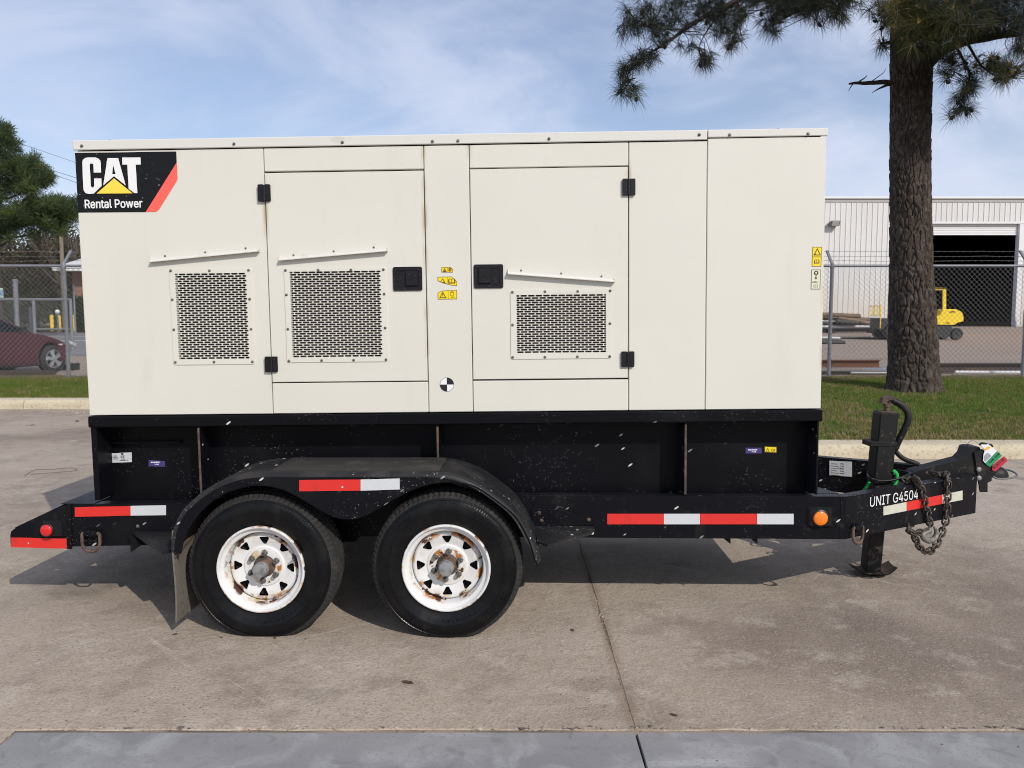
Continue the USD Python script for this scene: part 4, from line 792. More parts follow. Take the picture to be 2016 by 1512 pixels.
# ================================================================ ground
yr = [-400, 14, 15.5, 17.5, 19, 26, 31, 38, 46, 70, 300, 3000]
gl_ = [-.08, -.08, .38, .30, .265, .50, .60, .68, .74, .85, 1.2, 1.4]; gr_ = [-.08, -.08, .40, .44, .49, .60, .71, .90, 1.09, 1.10, 1.2, 1.4]
def ground_z(x, y):
    s = smooth01(-6, 2, x); return (1 - s) * np.interp(y, yr, gl_) + s * np.interp(y, yr, gr_)
concrete = mat('weathered_concrete', (.365, .300, .238), .85, spec=.25, layers=[
    Nz(s=.50, lo=.36, hi=.66, c=(.285, .232, .182), k=.85, d=5), Nz(s=1.5, lo=.48, hi=.70, c=(.185, .155, .130), k=.7, d=7, st=(1, .35, 1), rot=(0, 0, .5)), Nz(s=7, lo=.42, hi=.68, c=(.375, .318, .258), k=.6, d=7),
    Nz(s=.34, lo=.48, hi=.64, c=(.165, .130, .105), k=.85, d=8, off=(4, 1, 0)), Nz(s=.24, lo=.46, hi=.58, c=(.43, .37, .305), k=.6, d=6, off=(1, 7, 0)), Nz(s=.9, lo=.61, hi=.69, c=(.095, .078, .066), k=.5, d=9, off=(2, 3, 0)),
    Nz(s=2.7, lo=.50, hi=.66, c=(.205, .163, .128), k=.6, d=9, off=(6, 2, 5), ro=.68), Nz(s=3.6, lo=.53, hi=.68, c=(.46, .40, .335), k=.55, d=9, off=(2, 8, 1), ro=.7),
    Nz(s=1.1, lo=.59, hi=.72, c=(.46, .415, .37), k=.5, d=10, st=(.28, 1.3, 1), rot=(0, 0, -.35), ro=.78), Nz(s=2.4, lo=.615, hi=.655, c=(.48, .43, .38), k=.6, d=10, tex=(.16, 2.4, 1), rot=(0, 0, .55), ro=.75, dist=.3), Nz(s=2.9, lo=.62, hi=.655, c=(.50, .45, .40), k=.55, d=10, tex=(.15, 2.2, 1), rot=(0, 0, -.75), ro=.75, dist=.4),
    Nz(s=24, lo=.50, hi=.68, c=(.235, .19, .15), k=.45, d=4, ro=.7), Nz(s=70, lo=.48, hi=.64, c=(.20, .158, .122), k=.55, d=3, ro=.7), Nz(s=62, lo=.56, hi=.68, c=(.46, .40, .34), k=.6, d=3, ro=.7, off=(3, 3, 3)), dict(t='ax', s=1, at=.475, lo=.05, hi=.008, c=(.19, .125, .078), k=.5, **{'and': (2.3, .34, .58)}),
    V(s=31, lo=.15, hi=.08, c=(.07, .055, .043), k=.9, **{'and': (.9, .44, .60)}), V(s=52, lo=.17, hi=.10, c=(.10, .08, .063), k=.7, **{'and': (.7, .44, .60)}), V(s=64, lo=.13, hi=.08, c=(.52, .46, .40), k=.8, **{'and': (1.6, .42, .6)})],
    bump=[('n', 18, .55, .014), ('n', 90, .7, .005)])
newconc = mat('smooth_grey_concrete', (.245, .243, .245), .7, spec=.3, layers=[Nz(s=1.1, lo=.38, hi=.66, c=(.185, .185, .192), k=.95, d=7, st=(.5, 1.6, 1)), Nz(s=4.5, lo=.46, hi=.70, c=(.325, .325, .33), k=.7, d=8, dist=.9), Nz(s=11, lo=.54, hi=.72, c=(.15, .15, .155), k=.6, d=7, dist=.7), Nz(s=2.2, lo=.60, hi=.70, c=(.21, .19, .165), k=.7, d=6), Nz(s=3, lo=.62, hi=.66, c=(.38, .38, .38), k=.5, d=9, st=(.15, 2, 1), rot=(0, 0, 1.1)), Nz(s=80, lo=.55, hi=.68, c=(.17, .17, .175), k=.55), V(s=6, lo=.035, hi=.02, c=(.05, .05, .05))], bump=[('n', 12, .10, .006), ('n', 60, .12, .003)])
jointdirt = mat('joint_dirt', (.25, .195, .145), .95, layers=[Nz(s=2.2, lo=.45, hi=.62, c=(.12, .09, .065)), Nz(s=60, lo=.55, hi=.7, c=(.08, .065, .05))])
kerb_m = mat('kerb_concrete', (.50, .44, .32), .85, layers=[Nz(s=2.5, lo=.4, hi=.7, c=(.40, .335, .23), k=.7, st=(1, 1, 3)), Nz(s=30, lo=.52, hi=.7, c=(.27, .22, .16), k=.7), V(s=30, lo=.14, hi=.09, c=(.1, .08, .06), k=.8), Nz(s=6, lo=.66, hi=.74, c=(.05, .045, .04), k=.7)], bump=[('n', 30, .3, .008)])
soil = mat('lawn_soil', (.045, .065, .014), .95, layers=[Nz(s=1.2, lo=.45, hi=.68, c=(.085, .075, .022), k=.8), Nz(s=14, lo=.5, hi=.7, c=(.035, .05, .012), k=.8), Nz(s=40, lo=.6, hi=.72, c=(.13, .09, .045), k=.7)], bump=[('n', 60, .5, .02)])
yard_m = mat('yard_dirt_and_asphalt', (.29, .215, .162), .95, layers=[Nz(s=.12, lo=.42, hi=.62, c=(.245, .195, .162), k=.9), Nz(s=.35, lo=.50, hi=.68, c=(.32, .20, .105), k=.7, st=(.4, 1, 1)), Nz(s=1.4, lo=.5, hi=.72, c=(.15, .12, .10), k=.6, st=(.4, 1, 1)), Nz(s=25, lo=.5, hi=.7, c=(.17, .14, .12), k=.5)], bump=[('n', 12, .2, .02)])
asphalt = mat('road_asphalt', (.15, .15, .155), .9, layers=[Nz(s=.6, lo=.4, hi=.7, c=(.19, .185, .18), k=.8), Nz(s=40, lo=.5, hi=.7, c=(.11, .11, .11), k=.6)])
XS = np.r_[-1500, -600, -250, -120, np.arange(-70, 71, 5.0), 120, 250, 600, 1500]; YS = np.r_[-400, -100, -30, -5, 14.6, 14.9, 15.3, 15.5, 16.2, 17, 17.5, 18.5, 20, 23, 26, 28.5, 31, 34, 38, 42, 46, 55, 70, 110, 180, 300, 700, 3000]
GX, GY = np.meshgrid(XS, YS); GZ = ground_z(GX, GY); GZ = np.where(GY < 15.25, -.09, GZ)
def gridmesh(X, Y, Z):
    h, w = X.shape; i = np.arange(h * w).reshape(h, w); a, b, c, d = i[:-1, :-1].ravel(), i[:-1, 1:].ravel(), i[1:, 1:].ravel(), i[1:, :-1].ravel()
    return np.stack([X, Y, Z], -1).reshape(-1, 3), np.vstack([np.stack([a, b, c], 1), np.stack([a, c, d], 1)])
obj('ground', gridmesh(GX, GY, GZ), yard_m, smooth=True, kind='structure', label='brown packed-dirt yard and ground beyond the fence', cat='ground')
# road at the far left, verge beyond it
RX, RY = np.meshgrid(np.linspace(-75, -8, 30), np.linspace(24, 44, 12)); obj('road', gridmesh(RX, RY, ground_z(RX, RY) + .012), asphalt, smooth=True, kind='structure', label='grey asphalt car park beyond the fence at the left', cat='road')
for yy in (33.0, 38.5):
    LX, LY = np.meshgrid(np.linspace(-23.5, -14, 8), [yy, yy + .28]); obj('painted_line', gridmesh(LX, LY, ground_z(LX, LY) + .018), white_ink, smooth=True, kind='structure', label='white painted line on the car park asphalt', cat='road marking')
verge_m = mat('verge_grass', (.075, .10, .03), .95, layers=[Nz(s=.8, lo=.4, hi=.7, c=(.13, .115, .05), k=.8), Nz(s=9, lo=.5, hi=.7, c=(.045, .065, .02), k=.8)], bump=[('n', 9, .8, .1)])
VX, VY = np.meshgrid(np.linspace(-90, -8, 40), np.linspace(45.5, 66, 14)); obj('grass_verge', gridmesh(VX, VY, ground_z(VX, VY) + .04 + .15 * meshkit.fbm(np.stack([VX, VY, VX * 0], -1) * .4)), verge_m, smooth=True, kind='structure', label='strip of rough green grass beyond the car park', cat='grass')

def kerb_y(x): return 13.62 - 4.86 * smooth01(-6.2, 1.6, x)
# concrete slabs: long joints every 5.07 m running away from the camera
slabs = thing('concrete_yard', 'worn beige concrete yard in large cast slabs', 'pavement', kind='structure')
jx = [-19.81, -14.74, -9.67, -4.60, .475, 5.545, 10.615, 15.685, 20.755]; gap = .0032
srng = random.Random(3)
def slab(x0, x1, y0, y1, m, par, z=0.0, rough=True, gp=gap):
    n = max(2, int((x1 - x0) / .12)); k = max(2, int((y1 - y0) / .16)); jit = (lambda: srng.uniform(-.006, .005) if rough else 0.0)
    loop = [(x0 + gp + jit() * (i > 0) * (i < k), y0 + gp + (y1 - y0 - 2 * gp) * i / k) for i in range(k + 1)] + [(x0 + gp + (x1 - x0 - 2 * gp) * i / n, y1 - gp + jit()) for i in range(1, n)] + [(x1 - gp + jit() * (i > 0) * (i < k), y1 - gp - (y1 - y0 - 2 * gp) * i / k) for i in range(k + 1)] + [(x1 - gp - (x1 - x0 - 2 * gp) * i / n, y0 + gp + jit()) for i in range(1, n)]
    loop = np.array(loop[::-1]); c = loop.mean(0); ins = loop + (c - loop) / np.linalg.norm(c - loop, axis=1, keepdims=True) * .004
    m_ = prism_xy(Polygon(ins), z - .004, z); v = np.vstack([np.c_[loop, np.full(len(loop), z - .004)], np.c_[ins, np.full(len(ins), z)], np.c_[loop, np.full(len(loop), z - .08)]]); L = len(loop); f = []
    for i in range(L):
        j = (i + 1) % L; f += [(i, j, L + j), (i, L + j, L + i), (2 * L + i, 2 * L + j, j), (2 * L + i, j, i)]
    top_ = m_.vertices[:, 2] > z - .002; fi = np.array(m_.faces)[top_[m_.faces].all(1)]
    return obj('slab', join([(m_.vertices, fi), (v, np.array(f))]), m, par)
for a, b in zip(jx[:-1], jx[1:]):
    slab(a, b, 2.91, 11.3, concrete, slabs); slab(a, b, 11.3, 14.4, concrete, slabs)
slab(-6.5, -1.91, -4, 2.91, concrete, slabs); slab(-11, -6.5, -4, 2.91, concrete, slabs)
obj('joint_filler', [cbox(x - .02, x + .02, 2.906, 14.4, -.05, -.003) for x in jx[4:-1]] + [cbox(-19.7, 20.7, y - .02, y + .02, -.05, -.0045) for y in (2.91, 11.3)], jointdirt, slabs)
obj('joint_filler', [cbox(x - .02, x + .02, 2.906, 14.4, -.05, -.006) for x in jx[1:4]], mat('tarred_joint', (.02, .018, .016), .8), slabs)
# crumbling joint: low ragged crust along the near part of the long joint and along the edge of the grey strip
cr = []
for i in range(130):
    y = srng.gauss(4.12, .11) if i % 3 else 2.95 + 2.4 * srng.random(); x = .475 + srng.gauss(0, .012 if i % 3 else .006); s = srng.uniform(.003, .008)
    cr.append(hull([(x + s * srng.uniform(-1, 1), y + 1.6 * s * srng.uniform(-1, 1), srng.choice((-.008, s * .35))) for _ in range(8)]))
for i in range(330):
    x = srng.uniform(-1.9, 4.2); y = 2.918 + abs(srng.gauss(0, .007)); s = srng.uniform(.003, .011) * (1.5 if .2 > abs(x - .1) or srng.random() < .1 else 1)
    cr.append(hull([(x + 1.8 * s * srng.uniform(-1, 1), y + s * srng.uniform(-1, 1), srng.choice((-.008, s * .4))) for _ in range(8)]))
obj('crumbled_edge', [c for i, c in enumerate(cr) if i % 3], concrete, slabs, kind='stuff'); obj('crumbled_edge', [c for i, c in enumerate(cr) if i % 6 == 0], mat('dark_grit', (.10, .09, .08), .95), slabs, kind='stuff')
strip = thing('concrete_apron', 'smooth newer grey concrete apron along the bottom edge', 'pavement', kind='structure')
ax = [-1.91, .475, 2.86, 5.245, 7.63, 10.0]
for a, b in zip(ax[:-1], ax[1:]): slab(a, b, -4, 2.905, newconc, strip, z=-.004, rough=False, gp=.0045)
obj('joint_filler', [cbox(x - .02, x + .02, -4, 2.9, -.06, -.022) for x in ax], interior, strip)
# kerb in cast lengths along its curve
kb = thing('kerb', 'pale rounded concrete kerb along the lawn, with expansion joints', 'kerb', kind='structure')
kx = np.r_[np.arange(-40, -6.5, .5), np.arange(-6.5, 2.2, .25), np.arange(2.2, 40, .5)]; kp = np.stack([kx, kerb_y(kx)], 1)
kt = np.gradient(kp, axis=0); kt /= np.linalg.norm(kt, axis=1, keepdims=True); kn = np.stack([-kt[:, 1], kt[:, 0]], 1); ks = np.r_[0, np.cumsum(np.linalg.norm(np.diff(kp, axis=0), axis=1))]
KPROF = [(-.004, -.06), (-.002, .06), (.012, .115), (.03, .142), (.055, .158), (.09, .165), (.30, .172), (.32, .168), (.32, -.05)]
kback = kp + kn * .31
def kerb_piece(s0, s1):
    ss = np.linspace(s0, s1, max(3, int((s1 - s0) / .2))); c = np.stack([np.interp(ss, ks, kp[:, k]) for k in (0, 1)], 1); n = np.stack([np.interp(ss, ks, kn[:, k]) for k in (0, 1)], 1)
    wob = 1 + .0 * ss; v = []
    for (o, z) in KPROF: v.append(np.c_[c + n * (o + .008 * (meshkit.fbm(np.c_[ss * 1.5, ss * 0, ss * 0 + z * 9]) - .5))[:, None] if True else c, np.full(len(ss), z)])
    v = np.concatenate(v); m = len(ss); f = []
    for r in range(len(KPROF) - 1):
        for i in range(m - 1): a = r * m + i; f += [(a, a + 1, a + m + 1), (a, a + m + 1, a + m)]
    for e, flip in ((0, 1), (m - 1, 0)):
        ids = [r * m + e for r in range(len(KPROF))]
        for i in range(1, len(ids) - 1): f.append((ids[0], ids[i], ids[i + 1])[::-1 if flip else 1])
    return v, np.array(f)
s = 1.0
while s < ks[-1] - 3.2: obj('kerb_length', kerb_piece(s + .005, s + 3.05 - .005), kerb_m, kb, smooth=40); s += 3.05
# lawn
def back_y(x): return np.interp(x, kback[:, 0], kback[:, 1])
def lawn_z(x, y):
    t = np.clip((y - back_y(x)) / (15.62 - back_y(x)), 0, 1); return .150 + .25 * t + .03 * (meshkit.fbm(np.stack([x, y, 0 * x], -1) * 1.3, 3) - .5) * smooth01(0, .1, t)
LX, LT = np.meshgrid(np.r_[np.arange(-38, -12, 1.0), np.arange(-12, 14, .2), np.arange(14, 38, 1.0)], np.linspace(0, 1, 34)); BY = back_y(LX) - .03; LY = BY + (15.62 - BY) * LT
obj('lawn', gridmesh(LX, LY, lawn_z(LX, LY)), soil, smooth=True, kind='structure', label='grass verge of patchy green turf between kerb and fence', cat='lawn')
TRUNK = at(1797, 775, 13.3)[:2] + [0, .35]
greens = [mat('grass_green', (.115, .18, .02), .6, translucent=.35, layers=[Nz(s=3, lo=.4, hi=.7, c=(.165, .19, .028))]), mat('grass_deep', (.075, .125, .016), .6, translucent=.25), mat('grass_straw', (.27, .205, .085), .7, translucent=.2, layers=[Nz(s=5, lo=.4, hi=.6, c=(.17, .15, .045))])]
def blade_tuft(seed, n, hgt, spread):
    r = random.Random(seed); v, f = [], []
    for _ in range(n):
        a = r.uniform(0, 6.283); x, y = r.gauss(0, spread), r.gauss(0, spread); h = hgt * r.uniform(.55, 1.25); w = r.uniform(.0022, .004); l = h * r.uniform(.2, 1.0); b = r.uniform(0, 6.283); k = len(v)
        dx, dy = math.cos(a) * w, math.sin(a) * w; ex, ey = math.cos(b) * l, math.sin(b) * l
        v += [(x - dx, y - dy, -.005), (x + dx, y + dy, -.005), (x + dx * .8 + ex * .4, y + dy * .8 + ey * .4, h * .62), (x - dx * .8 + ex * .4, y - dy * .8 + ey * .4, h * .62), (x + ex, y + ey, h)]; f += [(k, k + 1, k + 2), (k, k + 2, k + 3), (k + 3, k + 2, k + 4)]
    return np.array(v), np.array(f)
gpath = '/World/lawn_grass'; PI_ = UsdGeom.PointInstancer.Define(stage, gpath); tag(PI_, 'short green and straw grass blades covering the verge', 'grass', kind='stuff')
protos = []
for i in range(6):
    h = (.042, .034, .046)[i % 3]; protos.append(obj('grass_tuft', blade_tuft(i, 26, h, .035), greens[i % 3], gpath))
pts, idx, qs, sc = [], [], [], []
gr = np.random.default_rng(5)
def scatter(x0, x1, n, ymin=0):
    X = gr.uniform(x0, x1, n); B = back_y(X); Yy = B + (15.75 - B) * gr.random(n); ok = (Yy > ymin) & (np.hypot(X - TRUNK[0], Yy - TRUNK[1]) > .42); X, Yy = X[ok], Yy[ok]
    Z = lawn_z(X, Yy); patch = meshkit.fbm(np.stack([X, Yy, 0 * X], -1) * .7, 4, 2); edge = np.clip((Yy - back_y(X)) / (15.6 - back_y(X)), 0, 1); nt = np.hypot(X - TRUNK[0], Yy - TRUNK[1])
    straw = .10 + .5 * smooth01(.49, .68, patch) + .35 * smooth01(.86, 1, edge) + .25 * smooth01(.08, 0, edge) + .35 * smooth01(1.1, .4, nt)
    u = gr.random(len(X)); keep = gr.random(len(X)) < np.where(patch > .60, .65, 1.0) * np.where(nt < .8, .5, 1)
    for x, y, z, st, uu, k in zip(X, Yy, Z, straw, u, keep):
        if not k: continue
        pts.append((x, y, z)); idx.append((2 if uu < st else (1 if gr.random() < .4 else 0)) + 3 * gr.integers(0, 2)); a = gr.uniform(0, 6.283); qs.append(Gf.Quath(math.cos(a / 2), 0, 0, math.sin(a / 2))); s_v = gr.uniform(.7, 1.25); sc.append((s_v, s_v, s_v * gr.uniform(.7, 1.2)))
scatter(2.6, 10.5, 15000); scatter(-12.5, -6.0, 5200); scatter(-3, 2.6, 1800)
PI_.CreatePrototypesRel().SetTargets([Sdf.Path(p) for p in protos]); PI_.CreatePositionsAttr(Vt.Vec3fArray([Gf.Vec3f(*map(float, p)) for p in pts])); PI_.CreateProtoIndicesAttr(Vt.IntArray([int(i) for i in idx])); PI_.CreateOrientationsAttr(Vt.QuathArray(qs)); PI_.CreateScalesAttr(Vt.Vec3fArray([Gf.Vec3f(*map(float, p)) for p in sc]))
# leaves and crumbs lying about
leaf_m = mat('dead_leaf', (.05, .03, .018), .8, layers=[Nz(s=60, lo=.4, hi=.6, c=(.09, .055, .03))])
def leaf(s, seed):
    r = random.Random(seed); v = [(-s, 0, .002)] + [(-s + 2 * s * i / 6, sg * s * .42 * math.sin(math.pi * i / 6) * r.uniform(.7, 1.2), .003 + s * .25 * math.sin(math.pi * i / 6) * r.uniform(.2, 1)) for i in range(1, 6) for sg in (-1, 1)] + [(s, 0, .006)]
    f = [(0, 1, 2)]
    for i in range(4): a = 1 + 2 * i; f += [(a, a + 2, a + 3), (a, a + 3, a + 1)]
    f.append((9, 11, 10)); a = r.uniform(0, 6.3); c, s_ = math.cos(a), math.sin(a); v = np.array(v); return np.stack([v[:, 0] * c - v[:, 1] * s_, v[:, 0] * s_ + v[:, 1] * c, v[:, 2]], 1), np.array(f)
for px, py, s, lab in [(345, 1250, .016, 'dark dead leaf on the concrete by the mud flap'), (436, 1256, .012, 'small dead leaf on the concrete in front of the rear wheel'), (1327, 1409, .020, 'dark dead leaf near the grey concrete apron, right of the long joint'), (1127, 1242, .018, 'dead leaf on the concrete right of the front wheel, left of the long joint'), (803, 1345, .030, 'crushed dead leaf on the concrete below the gap between the wheels'), (62, 838, .07, 'large dead leaf on the concrete near the kerb at the left'), (152, 830, .065, 'dark clod on the concrete beside the generator near the kerb'), (541, 1257, .014, 'small dead leaf touching the rear tyre'), (602, 1259, .010, 'tiny dead leaf in front of the gap beside the rear tyre')]:
    p = atz(px, py, 0); x = obj('dead_leaf', leaf(s, int(px)), leaf_m, label=lab, cat='leaf'); UsdGeom.Xformable(stage.GetPrimAtPath(x)).AddTranslateOp().Set(Gf.Vec3d(*map(float, (p[0], p[1], .001))))
deb = []
for i in range(60):
    p = atz(srng.uniform(125, 172), 806 + abs(srng.gauss(0, 4)), 0); s = srng.uniform(.006, .02); deb.append(hull([(p[0] + s * srng.uniform(-1, 1), p[1] + s * srng.uniform(-1, 1), srng.uniform(0, s)) for _ in range(8)]))
obj('kerb_rubble', deb, mat('pale_chips', (.42, .38, .32), .9), label='pale chips of broken concrete at the foot of the kerb', cat='rubble', kind='stuff')
wv = tube(curve([(*atz(x, y, .004)[:2], .004) for x, y in [(48, 937), (70, 925), (100, 924), (140, 921), (150, 926), (110, 930), (60, 934)]], 6), .0018, 5); obj('loose_wire', wv, leaf_m, label='loop of thin dark wire lying on the concrete behind the trailer', cat='wire')

# ================================================================ chain-link fence along the back of the lawn
def diagonals(x0, x1, z0, z1, pitch, r, y, kn=1):
    """woven wire as two families of slanting wires"""
    ms, Hh = [], z1 - z0
    for sgn in (1, -1):
        for x in np.arange(x0 - Hh, x1 + Hh, pitch):
            a, b = (x, z0), (x + sgn * Hh * 1.0, z1)
            t0, t1 = 0.0, 1.0; dx = b[0] - a[0]
            lo, hi = sorted(((x0 - a[0]) / dx, (x1 - a[0]) / dx)); t0, t1 = max(0, lo), min(1, hi)
            if t1 - t0 < .01: continue
            p, q = (a[0] + dx * t0, z0 + Hh * t0), (a[0] + dx * t1, z0 + Hh * t1); yy = y + sgn * r * .9
            ms.append(tube([(p[0], yy, p[1]), (q[0], yy, q[1])], r, 3, caps=False))
    return join(ms)
YFN = 15.5
zft, zfb = at(1700, 523, YFN)[2], .40
fence = thing('chain_link_fence', 'tall galvanised chain-link fence with barbed wire across the back of the lawn', 'fence')
lx, rx = at(126, 600, YFN)[0], at(1638, 600, YFN)[0]; pitch_f = (rx - lx) / 5
posts = [lx + pitch_f * k for k in range(-2, 10)]; posts[8] = at(2024, 600, YFN)[0]; posts = sorted(p for p in posts if not (posts[8] < p < posts[8] + 2))
XF0, XF1 = posts[0], posts[-1]
for x in posts:
    P = thing('post', parent=fence)
    obj('pipe', tube([(x, YFN + .05, .25), (x, YFN + .05, zft + .03)], .036, 14), galv, P, smooth=50)
    obj('post_cap', lathe([(.042, zft - .06), (.044, zft + .02), (.034, zft + .05), (.0001, zft + .055)], 14, 'z', (x, YFN + .05, 0)), galv, P, smooth=50)
    obj('barb_arm', hull([(x + dx, YFN + .05 + dy, zft + dz) for dx in (-.022, .022) for dy, dz in ((-.02, .03), (.03, .03), (.27, .325), (.30, .30))]), galv, P)
    if x < -5: obj('post_tie', [tube([(x - .04, YFN + .05, z), (x, YFN + .01, z), (x + .04, YFN + .05, z)], .006, 5) for z in np.linspace(zfb + .3, zft - .3, 5)], wirem, P)
obj('top_rail', tube([(XF0, YFN + .05, zft), (XF1, YFN + .05, zft)], .026, 12), galv, fence, smooth=50)
obj('chain_link_mesh', diagonals(XF0, XF1, zfb - .02, zft, .100, .0034, YFN), wirem, fence, kind='stuff')
obj('bottom_wire', tube([(XF0, YFN, zfb + .03), (XF1, YFN, zfb + .03)], .004, 5), wirem, fence)
for k, (dy, dz) in enumerate(((.10, .11), (.19, .205), (.285, .31))):
    xs = np.linspace(XF0, XF1, 90); zs = zft + dz - .015 * np.abs(np.sin((xs - lx) / pitch_f * np.pi)); m = [tube(np.stack([xs, 0 * xs + YFN + .05 + dy, zs], 1), .0035, 4)]
    for x in np.arange(XF0, XF1, .13): z = zft + dz - .012; m.append(tube([(x - .012, YFN + .04 + dy, z - .018), (x + .012, YFN + .06 + dy, z + .018)], .003, 3)); 
    obj('barbed_wire', m, mat('barbed_wire_steel', (.13, .12, .115), .6), fence)

# ================================================================ big pine on the lawn
bark = mat('pine_bark', (.055, .043, .036), .95, spec=.1, layers=[Nz(s=9, lo=.38, hi=.66, c=(.10, .082, .071), k=.9, d=6), Nz(s=26, lo=.5, hi=.7, c=(.035, .026, .022), k=.85, d=5), Nz(s=3, lo=.52, hi=.7, c=(.068, .048, .038), k=.7), Nz(s=14, lo=.62, hi=.7, c=(.15, .132, .12), k=.6, st=(1, 1, .5))], bump=[('n', 50, .5, .01), ('n', 140, .4, .004)])
twig_m = mat('pine_twig', (.024, .018, .015), .9, layers=[Nz(s=20, lo=.4, hi=.6, c=(.042, .032, .025))])
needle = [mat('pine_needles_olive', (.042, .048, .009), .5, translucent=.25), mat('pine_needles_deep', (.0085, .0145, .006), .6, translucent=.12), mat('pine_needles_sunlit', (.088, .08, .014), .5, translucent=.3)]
cone_m = mat('pine_cone', (.014, .010, .008), .8); catkin_m = mat('pine_catkin', (.30, .17, .035), .7)
pine = thing('pine_tree', 'large pine with thick plated bark trunk on the lawn, branches reaching over the generator', 'tree')
def trunk_mesh(c, zs, rs, cx, nt=260, nz=640, seed=1, plate=.060, depth=.040):
    r2 = np.random.default_rng(seed); z = np.linspace(zs[0], zs[-1], nz); R = np.interp(z, zs, rs); X = np.interp(z, zs, cx)
    a = np.arange(nt) / nt * 2 * np.pi; Rm = np.mean(rs); U = np.stack(np.broadcast_arrays(a[None] * Rm, z[:, None] * .40), -1)
    w = (meshkit.fbm(np.concatenate([U * 9, 0 * U[..., :1]], -1), 4) - .5) * .085; Uq = U + np.stack([w, (meshkit.fbm(np.concatenate([U * 9 + 9, 0 * U[..., :1]], -1), 4) - .5) * .085], -1)
    L = 2 * np.pi * Rm; n = int(L * (zs[-1] - zs[0]) * .4 / plate ** 2); S = np.stack([r2.uniform(0, L, n), r2.uniform(zs[0] * .4, zs[-1] * .4, n)], 1); hgt = r2.uniform(.45, 1, n)
    S3 = np.vstack([S - [L, 0], S, S + [L, 0]]); d, i = cKDTree(S3).query(Uq.reshape(-1, 2), k=2); e = (d[:, 1] - d[:, 0]).reshape(nz, nt); hh = np.tile(hgt, 3)[i[:, 0]].reshape(nz, nt)
    tilt = (Uq.reshape(-1, 2) - S3[i[:, 0]])[:, 1].reshape(nz, nt)
    disp = depth * (smooth01(.002, .012, e) * (.45 + .55 * hh) + np.clip(tilt * 3, -.25, .25) * smooth01(.006, .02, e)) - depth * .5 + .014 * (meshkit.fbm(np.concatenate([U * [28, 40], 0 * U[..., :1]], -1), 3) - .5)
    flare = .06 * np.exp(-(z - zs[0]) / .35)[:, None] * (np.cos(a * 5 + .7) * .5 + np.cos(a * 3 + 2) * .5)[None]
    rr = R[:, None] + disp + flare; v = np.stack([c[0] + X[:, None] + rr * np.cos(a), c[1] + rr * np.sin(a), np.broadcast_to(z[:, None], rr.shape)], -1).reshape(-1, 3)
    i = np.arange(nz * nt).reshape(nz, nt); A, B, C, D = i[:-1], np.roll(i, -1, 1)[:-1], np.roll(i, -1, 1)[1:], i[1:]
    return v, np.vstack([np.stack([A.ravel(), B.ravel(), C.ravel()], 1), np.stack([A.ravel(), C.ravel(), D.ravel()], 1)])
YT_ = 13.65
prof = [(790, 1745, 1855), (770, 1748, 1850), (735, 1751, 1844), (700, 1753, 1842), (640, 1754, 1839), (523, 1755, 1832), (400, 1755.5, 1829), (300, 1756, 1828), (200, 1757, 1829), (120, 1757, 1832), (0, 1758, 1826)]
zs, cx, rs = [], [], []
for py, a, b in prof: A, B = at(a, py, YT_), at(b, py, YT_); zs.append(A[2]); cx.append((A[0] + B[0]) / 2); rs.append((B[0] - A[0]) / 2 * .985)
zs += [8.5, 10.5, 13, 16]; cx += [cx[-1] + .04, cx[-1] + .1, cx[-1] + .1, cx[-1] + .1]; rs += [.25, .21, .15, .06]
obj('trunk', trunk_mesh((0, YT_, 0), np.array(zs), np.array(rs), np.array(cx)), bark, pine, smooth=True)
def tuft(p, d, L, n, r, w=.0036, droop=.25):
    v, f = [], []
    d = d / np.linalg.norm(d)
    for _ in range(n):
        q = r.normal(0, 1, 3); q /= np.linalg.norm(q); u = d * r.uniform(.1, 1.0) + q * r.uniform(.5, 1.0); u /= np.linalg.norm(u); l = L * r.uniform(.7, 1.1); b = p - d * r.uniform(0, L * .55); s = np.cross(u, r.normal(0, 1, 3)); s *= w / (np.linalg.norm(s) + 1e-9); k = len(v)
        m = b + u * l * .55; e = b + u * l - np.array([0, 0, droop * l * r.uniform(.3, 1)])
        v += [b - s * .5, b + s * .5, m + s * .5, m - s * .5, e]; f += [(k, k + 1, k + 2), (k, k + 2, k + 3), (k + 3, k + 2, k + 4)]
    return np.array(v), np.array(f)
limbs = []
def limb(P, r0, r1, name='branch', pix=True):
    Q = np.array([at(x, y, yy) for x, y, yy in P]) if pix else np.array(P, float); C = curve(Q, 6); rr = np.linspace(r0, r1, len(C)); C = C + np.array([meshkit.fbm(C * 3 + 5, 2) - .5, meshkit.fbm(C * 3 + 9, 2) - .5, meshkit.fbm(C * 3 + 15, 2) - .5]).T * .06
    limbs.append((C, rr)); obj(name, tube(C, rr, 8), twig_m, pine, smooth=60); return C
limb([(1775, -95, 13.5), (1690, -28, 13.2), (1600, -6, 12.9), (1520, -4, 12.7), (1440, -14, 12.5), (1350, -35, 12.3)], .085, .035)
limb([(1520, -30, 12.6), (1440, 6, 12.5), (1392, 28, 12.4), (1342, 62, 12.3), (1308, 86, 12.2), (1290, 99, 12.1)], .045, .016)
limb([(1305, 90, 12.2), (1280, 104, 12.1), (1260, 120, 12.0), (1240, 142, 12.0), (1228, 165, 12.0), (1222, 180, 12.0)], .012, .004)
limb([(1338, 58, 12.2), (1310, 57, 12.1), (1280, 54, 12.0), (1250, 50, 11.9), (1228, 40, 11.9)], .014, .005)
limb([(1470, -10, 12.5), (1420, 25, 12.6), (1400, 48, 12.6), (1385, 70, 12.7), (1376, 95, 12.7)], .018, .005)
limb([(1450, -5, 12.4), (1455, 30, 12.5), (1448, 60, 12.6), (1442, 85, 12.6)], .014, .004)
